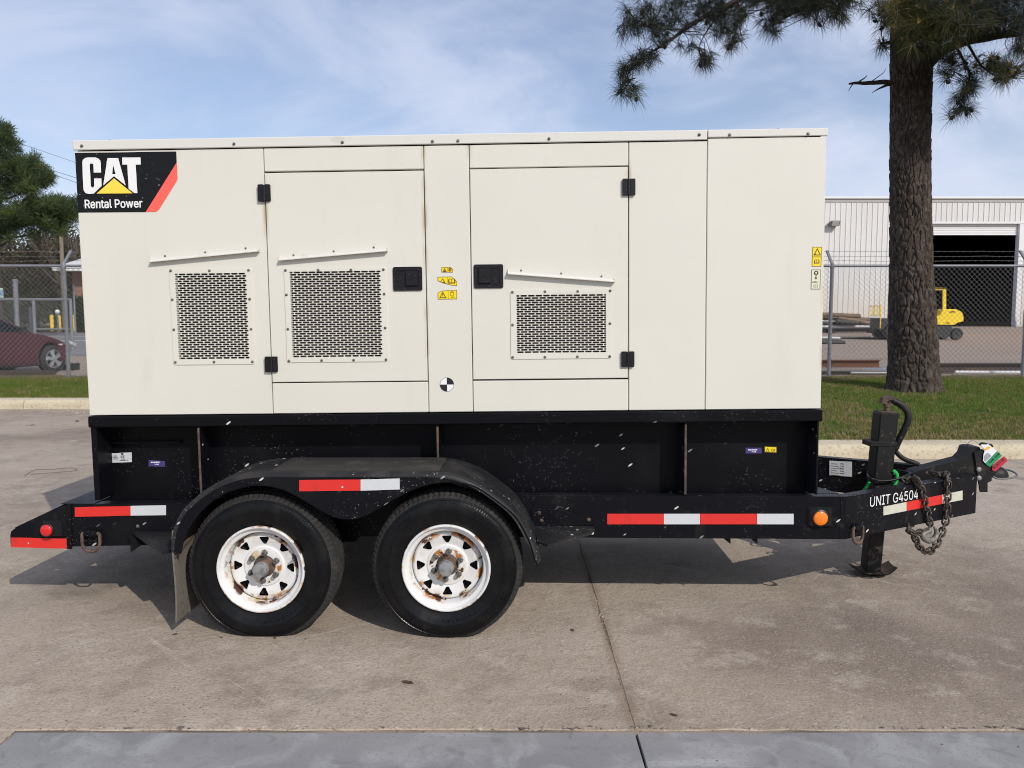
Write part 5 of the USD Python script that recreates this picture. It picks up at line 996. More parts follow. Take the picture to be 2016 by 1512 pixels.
limb([(1640, -10, 12.9), (1600, 10, 12.8), (1565, 25, 12.8), (1530, 45, 12.7), (1505, 62, 12.7)], .02, .005)
limb([(1820, 135, 13.6), (1850, 103, 13.3), (1890, 85, 13.0), (1940, 73, 12.7), (2016, 64, 12.4), (2110, 55, 12.0)], .10, .045)
limb([(1900, 82, 12.9), (1922, 110, 12.8), (1938, 135, 12.7), (1960, 150, 12.7), (1985, 155, 12.6)], .022, .006)
limb([(1880, 90, 13.0), (1905, 130, 12.9), (1905, 165, 12.8), (1895, 195, 12.8), (1890, 215, 12.8)], .022, .006)
limb([(1800, -60, 13.5), (1850, -30, 12.7), (1880, 10, 12.1), (1890, 50, 11.7)], .05, .012); limb([(1790, -40, 13.4), (1780, 10, 12.6), (1800, 60, 12.2), (1815, 90, 12.1)], .03, .008); limb([(1765, -10, 13.5), (1745, 25, 13.0), (1735, 45, 12.9), (1740, 85, 12.9)], .018, .005)
limb([(1754, 163, 13.6), (1730, 162, 13.4), (1700, 165, 13.3), (1682, 165.5, 13.2), (1672, 167, 13.2)], .045, .014, 'dead_branch'); limb([(1752, 166, 13.6), (1735, 172, 13.4), (1715, 184, 13.4)], .03, .004, 'dead_branch'); limb([(1716, 160, 13.3), (1730, 149, 13.3), (1740, 142, 13.3), (1746, 134, 13.3)], .008, .003, 'dead_branch'); limb([(1690, 163, 13.2), (1700, 156, 13.2), (1706, 149, 13.2)], .012, .006, 'dead_branch'); limb([(1680, 166, 13.2), (1674, 176, 13.2), (1671, 181, 13.2)], .010, .003, 'dead_branch')
nr = np.random.default_rng(11)
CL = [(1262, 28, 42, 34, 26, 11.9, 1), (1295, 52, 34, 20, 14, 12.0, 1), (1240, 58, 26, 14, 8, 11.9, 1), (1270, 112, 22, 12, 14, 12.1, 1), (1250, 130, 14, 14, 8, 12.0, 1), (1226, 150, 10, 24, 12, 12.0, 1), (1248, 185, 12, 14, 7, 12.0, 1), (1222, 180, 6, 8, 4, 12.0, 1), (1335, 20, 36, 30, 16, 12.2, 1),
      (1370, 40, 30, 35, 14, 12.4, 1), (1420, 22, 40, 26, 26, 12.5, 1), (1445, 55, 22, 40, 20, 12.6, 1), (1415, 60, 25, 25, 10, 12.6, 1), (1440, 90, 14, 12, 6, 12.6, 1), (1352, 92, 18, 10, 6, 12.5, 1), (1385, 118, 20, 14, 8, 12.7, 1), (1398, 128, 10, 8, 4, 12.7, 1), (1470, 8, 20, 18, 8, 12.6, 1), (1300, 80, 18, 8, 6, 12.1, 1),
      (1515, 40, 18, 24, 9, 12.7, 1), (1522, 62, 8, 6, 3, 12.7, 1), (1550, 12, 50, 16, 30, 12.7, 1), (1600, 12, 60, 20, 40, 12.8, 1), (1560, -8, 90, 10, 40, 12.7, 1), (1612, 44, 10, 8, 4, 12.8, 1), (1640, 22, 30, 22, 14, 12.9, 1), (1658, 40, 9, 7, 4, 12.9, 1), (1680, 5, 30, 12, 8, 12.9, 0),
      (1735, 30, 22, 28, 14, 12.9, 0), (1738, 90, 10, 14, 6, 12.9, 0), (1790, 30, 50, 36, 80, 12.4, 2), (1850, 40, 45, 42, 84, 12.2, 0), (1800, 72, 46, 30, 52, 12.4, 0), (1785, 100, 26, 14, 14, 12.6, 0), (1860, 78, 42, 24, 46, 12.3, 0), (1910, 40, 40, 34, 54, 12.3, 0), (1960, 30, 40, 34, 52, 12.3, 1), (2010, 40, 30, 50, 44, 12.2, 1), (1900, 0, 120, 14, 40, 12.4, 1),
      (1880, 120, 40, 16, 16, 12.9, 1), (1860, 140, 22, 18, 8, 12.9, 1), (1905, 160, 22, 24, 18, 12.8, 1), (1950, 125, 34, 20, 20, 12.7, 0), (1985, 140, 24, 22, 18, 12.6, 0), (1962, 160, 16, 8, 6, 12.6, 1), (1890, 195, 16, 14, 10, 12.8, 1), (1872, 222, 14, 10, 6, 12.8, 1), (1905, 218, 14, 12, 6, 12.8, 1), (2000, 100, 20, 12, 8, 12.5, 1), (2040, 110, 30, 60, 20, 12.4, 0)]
LP = np.vstack([c for c, _ in limbs[:13]]); lt = cKDTree(LP); buckets = [[], [], []]; twigs, cones, cats = [], [], []
for cx_, cy_, rx_, ry_, n, yy, kind in CL:
    for _ in range(int(n * 1.15)):
        a, q = nr.uniform(0, 6.283), math.sqrt(nr.random()); p = at(cx_ + rx_ * q * math.cos(a), cy_ + ry_ * q * math.sin(a), yy + nr.normal(0, .30)); _, i = lt.query(p); b = LP[i]; d = p - b
        if np.linalg.norm(d) > .9:                                   # twig hangs from a neighbour instead of a far limb
            b = p - d / np.linalg.norm(d) * nr.uniform(.4, .8)
        mid = (p + b) / 2 + nr.normal(0, .05, 3) + [0, 0, .04]; twigs.append(tube(curve([b, mid, p], 4), np.linspace(.007, .0035, 9), 4, caps=False))
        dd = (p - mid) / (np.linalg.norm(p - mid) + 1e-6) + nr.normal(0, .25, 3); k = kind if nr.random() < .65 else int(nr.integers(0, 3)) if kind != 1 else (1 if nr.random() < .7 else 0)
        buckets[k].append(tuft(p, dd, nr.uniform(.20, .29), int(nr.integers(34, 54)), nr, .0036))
        if nr.random() < .16: cones.append((p - dd / np.linalg.norm(dd) * .06 + nr.normal(0, .02, 3) - [0, 0, .03], dd))
        if kind != 1 and nr.random() < .14: cats.append(p)
for _ in range(1500):                                               # crown above the picture
    a, q = nr.uniform(0, 6.283), nr.random() ** .5; z = 7.9 + 9 * nr.random() ** 1.5; R = 4.6 * (1 - (z - 7.5) / 10.5) + .4; p = np.array([cx[-1] + R * q * math.cos(a) - .3, YT_ + R * q * math.sin(a), z]); b = np.array([cx[-1] + (p[0] - cx[-1]) * .3, YT_ + (p[1] - YT_) * .3, z - .3])
    twigs.append(tube([b, p], [.02, .005], 3, caps=False)); buckets[int(nr.integers(0, 2))].append(tuft(p, p - b, .36, 40, nr, .010))
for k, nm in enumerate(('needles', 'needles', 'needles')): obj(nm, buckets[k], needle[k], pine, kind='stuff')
obj('twigs', twigs, twig_m, pine, smooth=60, kind='stuff')
for p, d in cones:
    d = d / np.linalg.norm(d); q = np.cross(d, [0, 0, 1.0]); q /= np.linalg.norm(q); Rm_ = np.stack([q, np.cross(d, q), -d], 1)
    obj('pine_cone', turn(lathe([(.0001, -.045), (.018, -.035), (.026, -.022), (.023, -.018), (.030, -.002), (.026, .002), (.026, .016), (.020, .02), (.014, .036), (.0001, .045)], 8, 'z'), Rm_, p), cone_m, pine)
obj('catkins', [tube([p, p + nr.normal(0, .02, 3) + [0, 0, .05]], [.009, .006], 5) for p in cats for _ in range(5)], catkin_m, pine, kind='stuff')
# ================================================================ warehouse behind the yard
wall_m = mat('white_metal_cladding', (.60, .595, .58), .5, layers=[Nz(s=.5, lo=.4, hi=.7, c=(.56, .545, .52), k=.7, st=(1, 1, .3)), dict(t='z', s=1, lo=4.2, hi=1.4, c=(.56, .48, .39), k=.5)])
trim_m = mat('white_metal_trim', (.66, .66, .66), .45)
YW = 46.0
wz = lambda py: at(1800, py, YW)[2]; wx = lambda px: at(px, 500, YW)[0]
zg, ze = ground_z(20, YW) - .03, wz(392)
dx0, dx1, dzt = wx(1772), wx(2003), wz(441)
wh = thing('warehouse', 'white ribbed metal warehouse with a tall open roller door, behind the yard', 'building')
def cladding(x0, x1, z0, z1):
    """ribbed sheet: raised trapezoid ribs each 0.3 m"""
    xs, ys = [x0], [YW]
    for x in np.arange(math.ceil(x0 / .305) * .305, x1 - .09, .305):
        if x < x0 + .02: continue
        xs += [x, x + .022, x + .045, x + .067]; ys += [YW, YW - .034, YW - .034, YW]
    xs.append(x1); ys.append(YW); xs, ys = np.array(xs), np.array(ys); n = len(xs); v = np.vstack([np.stack([xs, ys, 0 * xs + z0], 1), np.stack([xs, ys, 0 * xs + z1], 1)])
    f = [t for i in range(n - 1) for t in ((i, i + 1, n + i + 1), (i, n + i + 1, n + i))]; return v, np.array(f)
XW0, XW1, WD = -2.0, 62.0, 34.0
k = 0; x = XW0
for a, b, z0 in ((XW0, dx0, zg), (dx0, dx1, dzt), (dx1, XW1, zg)):
    x = a
    while x < b - .01:
        e = min(b, x + .915 * 4)
        obj('wall_sheet', cladding(x, e, z0, ze), wall_m, wh); x = e
obj('eave_gutter', [cbox(XW0 - .2, XW1 + .2, YW - .16, YW + .02, ze + .002, ze + .13, .02)], trim_m, wh)
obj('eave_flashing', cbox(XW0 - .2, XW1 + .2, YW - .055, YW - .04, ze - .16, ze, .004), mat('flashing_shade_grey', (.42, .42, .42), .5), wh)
obj('roof', hull([(x, y, z) for x in (XW0 - .2, XW1 + .2) for y, z in ((YW + .03, ze + .10), (YW + .03, ze + .12), (YW + WD / 2, ze + 1.0), (YW + WD, ze + .1))]), trim_m, wh)
obj('door_frame', [cbox(dx1 - .0, dx1 + .30, YW - .10, YW + .25, zg, dzt + .13, .01), cbox(dx0 - .30, dx0, YW - .10, YW + .25, zg, dzt + .13, .01), cbox(dx0 - .30, dx1 + .30, YW - .12, YW - .101, dzt, dzt + .12, .004), cbox(dx0, dx1, YW, YW + .2, dzt, dzt + .12)], trim_m, wh)
zc = wz(463); m = []
for i in range(5): z = zc + (dzt - zc) * i / 5; m.append(obj('roller_slat', cbox(dx0 + .01, dx1 - .01, YW + .08 + .006 * (i % 2), YW + .12, z + .006, zc + (dzt - zc) * (i + 1) / 5, .012), trim_m, wh))
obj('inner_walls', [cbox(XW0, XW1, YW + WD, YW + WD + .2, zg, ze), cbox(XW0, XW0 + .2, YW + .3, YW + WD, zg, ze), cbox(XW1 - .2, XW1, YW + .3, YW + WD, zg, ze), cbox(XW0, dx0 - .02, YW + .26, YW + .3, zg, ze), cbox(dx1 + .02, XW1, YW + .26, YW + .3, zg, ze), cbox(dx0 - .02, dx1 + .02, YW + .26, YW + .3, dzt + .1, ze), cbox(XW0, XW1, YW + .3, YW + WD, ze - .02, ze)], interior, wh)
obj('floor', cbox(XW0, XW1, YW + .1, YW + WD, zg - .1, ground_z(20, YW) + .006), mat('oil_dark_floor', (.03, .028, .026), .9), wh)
for xx in (dx0 + 1, dx0 + 3.5, dx1 - .6): obj('interior_rack', [cbox(xx, xx + .1, YW + 14, YW + 14.1, zg, zg + 3), cbox(xx, xx + 1.8, YW + 14, YW + 15, zg + 1.2, zg + 1.3), cbox(xx + .2, xx + 1.2, YW + 14.1, YW + 14.8, zg + 1.3, zg + 2)], interior, wh)
q = np.array([wx(1636.5), YW, wz(442)]); wl = thing('flood_light', 'small grey flood light high on the warehouse wall beside the generator roof corner', 'lamp', loc=q)
obj('lamp_body', hull([(x, y, z) for x in (-.25, .25) for y, z in ((-.05, .10), (-.50, .16), (-.55, .10), (-.38, -.13), (-.05, -.1))]), mat('lamp_grey', (.12, .11, .10), .5), wl)
obj('lamp_glass', hull([(x, y, z) for x in (-.2, .2) for y, z in ((-.555, .09), (-.55, .10), (-.40, -.11), (-.395, -.12))]), mat('lamp_glass_pale', (.5, .5, .48), .2), wl); obj('bracket', cbox(-.05, .05, -.06, -.036, -.12, .12), trim_m, wl)
q = (wx(2013), YW - .9, float(ground_z(28, YW - .9))); dr = thing('steel_drum', 'dark steel drum standing by the right jamb of the warehouse door', 'drum', loc=q)
obj('drum_body', lathe([(.0001, 0), (.29, 0), (.3, .02), (.29, .28), (.305, .3), (.29, .32), (.29, .58), (.305, .6), (.29, .62), (.3, .88), (.29, .9), (.27, .88), (.0001, .88)], 24, 'z'), mat('drum_paint', (.03, .028, .027), .6), dr, smooth=35)

# ================================================================ forklift
fy = mat('forklift_yellow', (.80, .56, .012), .4, layers=[Nz(s=3, lo=.55, hi=.75, c=(.68, .46, .015), k=.6)])
fblk = mat('forklift_black', (.014, .014, .016), .6)
YK = 31.0; zf = float(ground_z(12, YK + .5)); K = lambda px, py: (lambda p: (p[0], p[2]))(at(px, py, YK)); kz0 = K(1850, 670)[1]
fk = thing('forklift', 'yellow forklift parked facing left, half hidden behind the pine trunk', 'forklift')
dz = zf - kz0
def KP(pts): return Polygon([(K(*p)[0], K(*p)[1] + dz) for p in pts])
fp = lambda x, y: (1800 + x / 3.977, 420 + y / 3.977)
body = KP([fp(-60, 872), fp(-60, 800), fp(40, 800), fp(70, 822), fp(150, 822), fp(205, 800), fp(228, 752), fp(325, 752), fp(370, 774), fp(384, 800), fp(386, 848), fp(338, 858), fp(315, 876)])
obj('body', [prism_xz(body.buffer(-.03).buffer(.03), YK, YK + 1.15)], fy, fk)
obj('decal', prism_xz(KP([fp(275, 772), fp(316, 768), fp(318, 778), fp(277, 782)]), YK - .004, YK - .001), fblk, fk); obj('decal', prism_xz(KP([fp(248, 857), fp(272, 857), fp(272, 866), fp(248, 866)]), YK - .004, YK - .001), fblk, fk); obj('tail_lamp', cbox(K(*fp(384, 810))[0] - .01, K(*fp(384, 810))[0] + .02, YK + .1, YK + .2, K(*fp(384, 830))[1] + dz, K(*fp(384, 812))[1] + dz), redlens, fk); obj('steering_column', tube([(K(*fp(60, 800))[0], YK + .55, K(*fp(60, 800))[1] + dz), (K(*fp(100, 700))[0], YK + .55, K(*fp(100, 700))[1] + dz)], .04, 8), fblk, fk)
obj('engine_cover', [prism_xz(KP([fp(255, 750), fp(325, 753), fp(360, 772), fp(255, 772)]), YK + .15, YK + 1.0)], fblk, fk)
guard = KP([fp(100, 640), fp(150, 592), fp(165, 583), fp(252, 586), fp(252, 752), fp(228, 752), fp(230, 604), fp(165, 604), fp(140, 640)]); guard2 = KP([fp(-25, 585), fp(252, 585), fp(252, 597), fp(-25, 597)])
for y in (YK + .02, YK + 1.07): obj('overhead_guard', [prism_xz(guard, y, y + .07), prism_xz(guard2, y, y + .07), prism_xz(KP([fp(-45, 800), fp(-25, 585), fp(-8, 585), fp(-22, 800)]), y, y + .07)], fy, fk)
obj('guard_bars', [cbox(K(*fp(px, 585))[0], K(*fp(px, 585))[0] + .04, YK + .09, YK + 1.07, K(0 + 1850, 566.5)[1] + dz - .05, K(1850, 566.5)[1] + dz) for px in range(-15, 250, 34)], fy, fk)
obj('seat', [prism_xz(KP([fp(120, 800), fp(200, 790), fp(215, 745), fp(180, 742), fp(160, 690), fp(140, 690), fp(150, 750)]).buffer(0), YK + .3, YK + .85)], fblk, fk)
obj('chassis', [prism_xz(KP([fp(-80, 872), fp(300, 876), fp(300, 960), fp(250, 972), fp(-80, 972)]), YK + .06, YK + 1.1)], fblk, fk)
def tyre_small(x, z, r, y0, w): return lathe([(r * .35, y0 + .02), (r * .55, y0), (r * .9, y0), (r, y0 + .04), (r, y0 + w - .04), (r * .9, y0 + w), (.001, y0 + w)], 28, 'y', (x, 0, z))
c = K(*fp(338, 932)); r = .235
for y in (YK - .02, YK + .92): W_ = thing('wheel', parent=fk); obj('tyre', tyre_small(c[0], zf + r, r, y, .24), fblk, W_, smooth=35); obj('hub', lathe([(.11, y + .03), (.06, y - .01), (.001, y - .01)], 18, 'y', (c[0], 0, zf + r)), fblk, W_, smooth=35)
c = K(1758, 655); r = .33
for y in (YK - .05, YK + .88): W_ = thing('wheel', parent=fk); obj('tyre', tyre_small(c[0], zf + r, r, y, .3), fblk, W_, smooth=35); obj('hub', lathe([(.15, y + .03), (.06, y - .01), (.001, y - .01)], 18, 'y', (c[0], 0, zf + r)), fblk, W_, smooth=35)
mx = K(1768, 650)[0]
obj('mast', [cbox(mx, mx + .14, YK + y, YK + y + .08, zf + .08, zf + 2.05) for y in (.2, .85)] + [cbox(mx + .02, mx + .12, YK + .2, YK + .93, zf + z, zf + z + .08) for z in (.3, 1.95)], fblk, fk)
bx = K(1735, 610)[0]; zt_, zb_ = K(1740, 602)[1] + dz, K(1740, 622)[1] + dz
obj('load_backrest', [cbox(bx + dxx, bx + dxx + .04, YK + .12, YK + 1.0, z, z + .03) for z in (zt_ - .03, zb_) for dxx in (0,)] + [cbox(bx, bx + .04, YK + y, YK + y + .045, zb_, zt_) for y in ()] + [cbox(bx, bx + .03, YK + y, YK + y + .022, zb_, zt_) for y in np.linspace(.12, .98, 5)] + [cbox(bx - .01, bx + .02, YK + .02, YK + .05, zb_ - .5, zt_)], fy, fk)
obj('fork', [hull([(x, YK + y + d, z) for x, z in ((bx - 1.1, zf + .07), (bx, zf + .06), (bx, zf + .11)) for d in (0, .1)]) for y in (.25, .8)], fblk, fk)
obj('carriage', [cbox(bx + .04, mx, YK + .1, YK + 1.0, zb_ - .55, zb_ - .1)], fblk, fk)

# ================================================================ pipes, timbers and steel lying in the yard
brownp = mat('rusty_pipe_brown', (.14, .095, .065), .85, layers=[Nz(s=4, lo=.4, hi=.7, c=(.24, .16, .10))]); greyp = mat('pale_pipe_grey', (.30, .30, .30), .45, metal=.3); darkp = mat('dark_pipe', (.04, .036, .033), .7)
R3 = lambda x, y: (1600 + x / 4.725, 480 + y / 4.725)
def yardpipe(lab, name, a, b, Y, r, m, group='pipes stacked on the racks in the yard'):
    A, B = at(*R3(*a), Y), at(*R3(*b), Y); return obj(name, tube([A, B], r, 10), m, label=lab, cat='pipe', group=group, smooth=50)
for i, (nm, lab, a, b, Y, r, m) in enumerate([
    ('timber_pole', 'brown weathered pole on top of the yard pile, sloping to the forklift', (-260, 640), (440, 672), 37.2, .10, brownp), ('timber_pole', 'brown pole just under the top pole of the yard pile', (-230, 676), (640, 712), 37.6, .11, brownp),
    ('steel_pipe', 'dark pipe across the middle of the yard pile', (-250, 745), (625, 735), 37.4, .10, darkp), ('steel_pipe', 'pale grey pipe shining along the lower part of the yard pile', (-250, 776), (632, 768), 37.1, .085, greyp),
    ('steel_pipe', 'lower dark pipe of the yard pile, beneath the shining one', (-250, 800), (625, 798), 37.3, .10, darkp), ('timber_pole', 'short brown pole slanting across the yard pile', (240, 690), (560, 742), 37.0, .08, brownp), ('steel_pipe', 'short dark pipe end in the middle of the yard pile', (220, 722), (420, 735), 36.9, .10, darkp)]): yardpipe(lab, nm, a, b, Y, r, m, None)
for i, px in enumerate((150, 560)):
    p = at(*R3(px, 790), 37.3); g0 = float(ground_z(p[0], 37.3)); rk = thing('pipe_rack', ('dark rack foot under the pile at the end next to the fence post', 'dark rack foot under the pile at the end next to the forklift')[i], 'rack', loc=(p[0], 37.3, g0))
    h = p[2] - g0; obj('beam', cbox(-.1, .1, -.5, .5, h - .3, h - .12), darkp, rk); obj('leg', cbox(-.08, .08, -.45, -.3, 0, h - .3), darkp, rk); obj('leg', cbox(-.08, .08, .3, .45, 0, h - .3), darkp, rk)
for i, (a, b, Y, r, m, lab) in enumerate([((-120, 865), (250, 880), 28.6, .07, greyp, 'grey pipe on top of the small pile beside the fence post'), ((-120, 895), (300, 893), 28.4, .06, darkp, 'dark pipe at the front of the small pile beside the fence post'), ((-120, 890), (270, 872), 28.9, .06, darkp, 'dark pipe at the back of the small pile beside the fence post'), ((100, 850), (740, 856), 32, .035, darkp, 'long thin dark bar lying between the pile and the forklift')]):
    A, B = at(*R3(*a), Y), at(*R3(*b), Y)
    for P in (A, B): P[2] = max(P[2] if i == 0 else 0, float(ground_z(P[0], Y)) + r)
    obj('steel_pipe', tube([A, B], r, 10), m, label=lab, cat='pipe', smooth=50)
rustm = mat('rusty_steel_beam', (.16, .062, .028), .9, layers=[Nz(s=3, lo=.4, hi=.65, c=(.10, .042, .022), st=(.3, 1, 1)), Nz(s=20, lo=.55, hi=.7, c=(.22, .10, .05), k=.6)]); darkst = mat('dark_mill_steel', (.045, .036, .033), .7, layers=[Nz(s=3, lo=.45, hi=.7, c=(.11, .05, .03), st=(.3, 1, 1))]); bluest = mat('pale_blue_steel', (.23, .26, .33), .6)
def ibeam(name, lab, x0, x1, y, h, w, m, z):
    B_ = thing(name, lab, 'steel beam'); t = .02; obj('flange', cbox(x0, x1, y - w / 2, y + w / 2, z + h - t, z + h), m, B_); obj('flange', cbox(x0, x1, y - w / 2, y + w / 2, z, z + t), m, B_); obj('web', cbox(x0, x1, y - .008, y + .008, z + t, z + h - t), m, B_)
X = lambda px, Y=16.4: at(px, 730, Y)[0]
zB = float(ground_z(8, 16.4))
ibeam('steel_beam', 'rust-brown steel beam on the ground behind the fence, between the generator and the pine', X(1500), X(1752), 16.9, .16, .15, rustm, float(ground_z(8, 16.9)) + .10); ibeam('steel_beam', 'dark steel beam on the ground behind the fence, right of the pine trunk', X(1790), X(2300), 16.55, .22, .18, darkst, zB)
ibeam('steel_beam', 'dark flat steel beam lying in front of the rust-brown one behind the fence', X(1480), X(1790), 16.25, .07, .12, darkst, zB); obj('steel_plate', hull([(X(1705), 16.6, zB + .09), (X(1800), 16.35, zB + .075), (X(1800), 16.75, zB + .12), (X(1705), 16.62, zB + .105), (X(1800), 16.35, zB + .06)]), bluest, label='pale blue steel plate leaning behind the fence just left of the pine trunk', cat='steel plate')
obj('steel_pipe', tube([(X(1862), 16.05, zB + .06), (X(1993), 16.05, zB + .055)], .035, 10), mat('white_pipe', (.62, .62, .62), .45), label='thin white pipe on the ground along the fence, right of the pine trunk', cat='pipe', smooth=50)
obj('steel_pipe', tube([(X(1660), 16.02, zB + .05), (X(1790), 16.02, zB + .045)], .028, 10), greyp, label='thin grey pipe on the ground along the fence, left of the pine trunk', cat='pipe', smooth=50)
obj('concrete_strip', cbox(X(1500), X(2300), 17.6, 18.3, float(ground_z(8, 17.8)) - .05, float(ground_z(8, 18)) + .03), mat('pale_yard_slab', (.27, .25, .25), .9, layers=[Nz(s=2, lo=.4, hi=.7, c=(.2, .19, .2))]), label='pale concrete strip across the yard behind the steel beams', cat='pavement', kind='structure')

# ================================================================ red car behind the fence
paint = mat('maroon_car_paint', (.055, .010, .018), .28, coat=.7); glassm = usdkit.material(stage, '/World/Looks/car_glass', {'g': ('glossy_bsdf', {'color': (.8, .85, .9), 'roughness': .03}), 't': ('transparent_bsdf', {'color': (.16, .2, .2)}), 'f': ('fresnel', {'IOR': 1.6}), 'm': ('mix_closure', {})}, [('f.fac', 'm.fac'), ('t.BSDF', 'm.closure1'), ('g.BSDF', 'm.closure2')], surface='m.closure')
alloy = mat('alloy_wheel', (.42, .43, .45), .3, metal=.7)
YC = 18.9; C2 = lambda x, y: (lambda p: (p[0], p[2]))(at(x / 4.725, 480 + y / 4.725, YC)); czf = float(ground_z(-11.2, YC))
wc = C2(460, 1070); wr_ = .335; nose = wc[0] + .74; S = lambda d: nose - d
car = thing('red_car', 'dark red saloon car parked behind the chain-link fence at the left', 'car')
_c, _s = math.cos(1.22), math.sin(1.22); px_, py_ = wc[0], YC + .1; UsdGeom.Xformable(stage.GetPrimAtPath(car)).AddTransformOp().Set(Gf.Matrix4d(_c, _s, 0, 0, -_s, _c, 0, 0, 0, 0, 1, 0, px_ - _c * px_ + _s * py_, py_ - _s * px_ - _c * py_, 0, 1))
cz0 = czf
prof_s = [(0.02, .30), (0, .42), (.03, .58), (.10, .70), (.35, .80), (.8, .90), (1.32, .985), (1.38, 1.0), (3.45, 1.02), (3.72, .98), (3.80, .90), (3.84, .6), (3.80, .3)]
bodyP = Polygon([(S(d), cz0 + z) for d, z in prof_s] + [(S(d), cz0 + .2) for d in (3.75, 3.0, 1.2, .25)])
f1c, f2c = wc[0], wc[0] - 2.55
arch = unary_union([Polygon([(x + .38 * math.cos(t), cz0 + wr_ + .38 * math.sin(t)) for t in np.linspace(0, 6.283, 30, endpoint=False)]) for x in (f1c, f2c)])
def body_solid(poly, y0, y1, inset):
    cs = manifold3d.CrossSection([np.array(p.exterior.coords)[:-1] for p in polys(poly)], manifold3d.FillRule.Positive if Polygon(poly.exterior).exterior.is_ccw else manifold3d.FillRule.Negative)
    n = 10; ms = []
    def layer(t): return poly.buffer(-inset * (1 - math.sqrt(max(0, 1 - t * t)))) if t else poly
    out = []
    for i, (ya, yb, t) in enumerate([(y0, y0 + .04, .95), (y0 + .04, y0 + .10, .7), (y0 + .10, y0 + .18, .4), (y0 + .18, y1 - .18, 0), (y1 - .18, y1 - .10, .4), (y1 - .10, y1 - .04, .7), (y1 - .04, y1, .95)]): out.append(prism_xz(layer(t), ya, yb))
    m = join(out); v = np.array(m.vertices); t = np.clip((v[:, 1] - (y0 + y1) / 2) / ((y1 - y0) / 2), -1, 1); k = smooth01(nose - 1.1, nose, v[:, 0]); v[:, 0] -= k * .34 * t ** 2 - .0 ; return v, m.faces
obj('body', body_solid(bodyP.difference(arch), YC, YC + 1.75, .10), paint, car)
cab = [(1.25, .98), (2.05, 1.36), (2.35, 1.43), (3.1, 1.42), (3.6, 1.30), (4.15, 1.02)]
gl = Polygon([(S(d), cz0 + z) for d, z in [(1.3, .985), (2.05, 1.33), (2.35, 1.39), (3.1, 1.38), (3.55, 1.27), (3.7, 1.02)]])
obj('window_band', hull([(x, YC + .14 + (z - cz0 - .98) * .38, z) for x, z in gl.exterior.coords[:-1]] + [(x, YC + 1.61 - (z - cz0 - .98) * .38, z) for x, z in gl.exterior.coords[:-1]]), glassm, car)
obj('roof', [hull([(S(d), YC + y, cz0 + z) for d, z in [(2.0, 1.335), (2.35, 1.41), (3.1, 1.40), (3.62, 1.27)] for y in (.30, 1.45)] + [(S(d), YC + y, cz0 + z + .03) for d, z in [(2.15, 1.37), (2.4, 1.42), (3.05, 1.415), (3.5, 1.31)] for y in (.36, 1.39)])], paint, car)
for d0, z0, d1, z1 in ((1.22, .97, 2.06, 1.36), (2.78, .99, 2.66, 1.40), (3.74, 1.0, 3.5, 1.28)):
    for s in (0, 1):
        ya, yb = YC + (.135 if s == 0 else 1.575), YC + (.275 if s == 0 else 1.435); obj('pillar', hull([(S(d0) + a, ya + b, cz0 + z0) for a in (-.06, .06) for b in (0, .04)] + [(S(d1) + a, yb + b, cz0 + z1) for a in (-.05, .05) for b in (0, .04)]), paint if d0 != 2.78 else fblk, car)
obj('mirror', hull([(S(1.55) + a, YC - .10 + b, cz0 + 1.0 + c_) for a, b, c_ in [(-.1, 0, 0), (.06, .02, 0), (-.1, 0, .1), (.05, .02, .12), (-.1, .16, .01), (.06, .16, .01), (-.08, .16, .11), (.05, .16, .11)]]), fblk, car)
obj('door_seam', [cbox(S(1.5) - .006, S(1.5) + .006, YC - .003, YC + .01, cz0 + .30, cz0 + .93), cbox(S(2.72) - .006, S(2.72) + .006, YC - .003, YC + .01, cz0 + .30, cz0 + .95)], fblk, car)
obj('door_handle', cbox(S(2.6), S(2.42), YC - .03, YC + .0, cz0 + .78, cz0 + .81, .008), paint, car)
obj('headlight', hull([(S(d), YC + y, cz0 + z) for d, y, z in [(.045, .10, .60), (.06, .06, .68), (.32, .004, .765), (.34, .002, .70), (.08, .30, .60), (.1, .32, .7)]]), mat('headlight_lens', (.55, .56, .58), .1, coat=.5), car); obj('side_marker', cbox(S(.62), S(.52), YC - .004, YC + .01, cz0 + .66, cz0 + .69), mat('pale_marker', (.6, .55, .5), .3), car)
obj('underbody', cbox(S(3.7), S(.4), YC + .12, YC + 1.6, cz0 + .18, cz0 + .4), fblk, car)
for x in (f1c, f2c):
    for y, sg in ((YC + .02, 1), (YC + 1.73, -1)):
        W_ = thing('wheel', parent=car); z = cz0 + wr_
        obj('tyre', lathe([(.22, y + sg * .005), (.25, y), (.29, y + sg * .005), (wr_, y + sg * .03), (wr_, y + sg * .18), (.29, y + sg * .2), (.2, y + sg * .2)], 40, 'y', (x, 0, z)), fblk, W_, smooth=35); obj('rim', lathe([(.225, y + sg * .004), (.215, y - sg * .002), (.205, y + sg * .02), (.2, y + sg * .14)], 40, 'y', (x, 0, z)), alloy, W_, smooth=35); obj('wheel_back', lathe([(.2, y + sg * .12), (.001, y + sg * .12)], 30, 'y', (x, 0, z)), interior, W_)
        for k_ in range(5):
            a = k_ * 2 * math.pi / 5 + .5; ca, sa = math.cos(a), math.sin(a); obj('spoke', hull([(x + r_ * ca - w_ * sa, y + sg * yy, z + r_ * sa + w_ * ca) for r_, w0 in ((.04, .032), (.21, .055)) for w_ in (-w0, w0) for yy in ((.0, .04) if r_ < .1 else (.012, .05))]), alloy, W_)
        obj('hub', lathe([(.055, y + sg * .03), (.05, y - sg * .004), (.001, y - sg * .006)], 20, 'y', (x, 0, z)), alloy, W_, smooth=35)
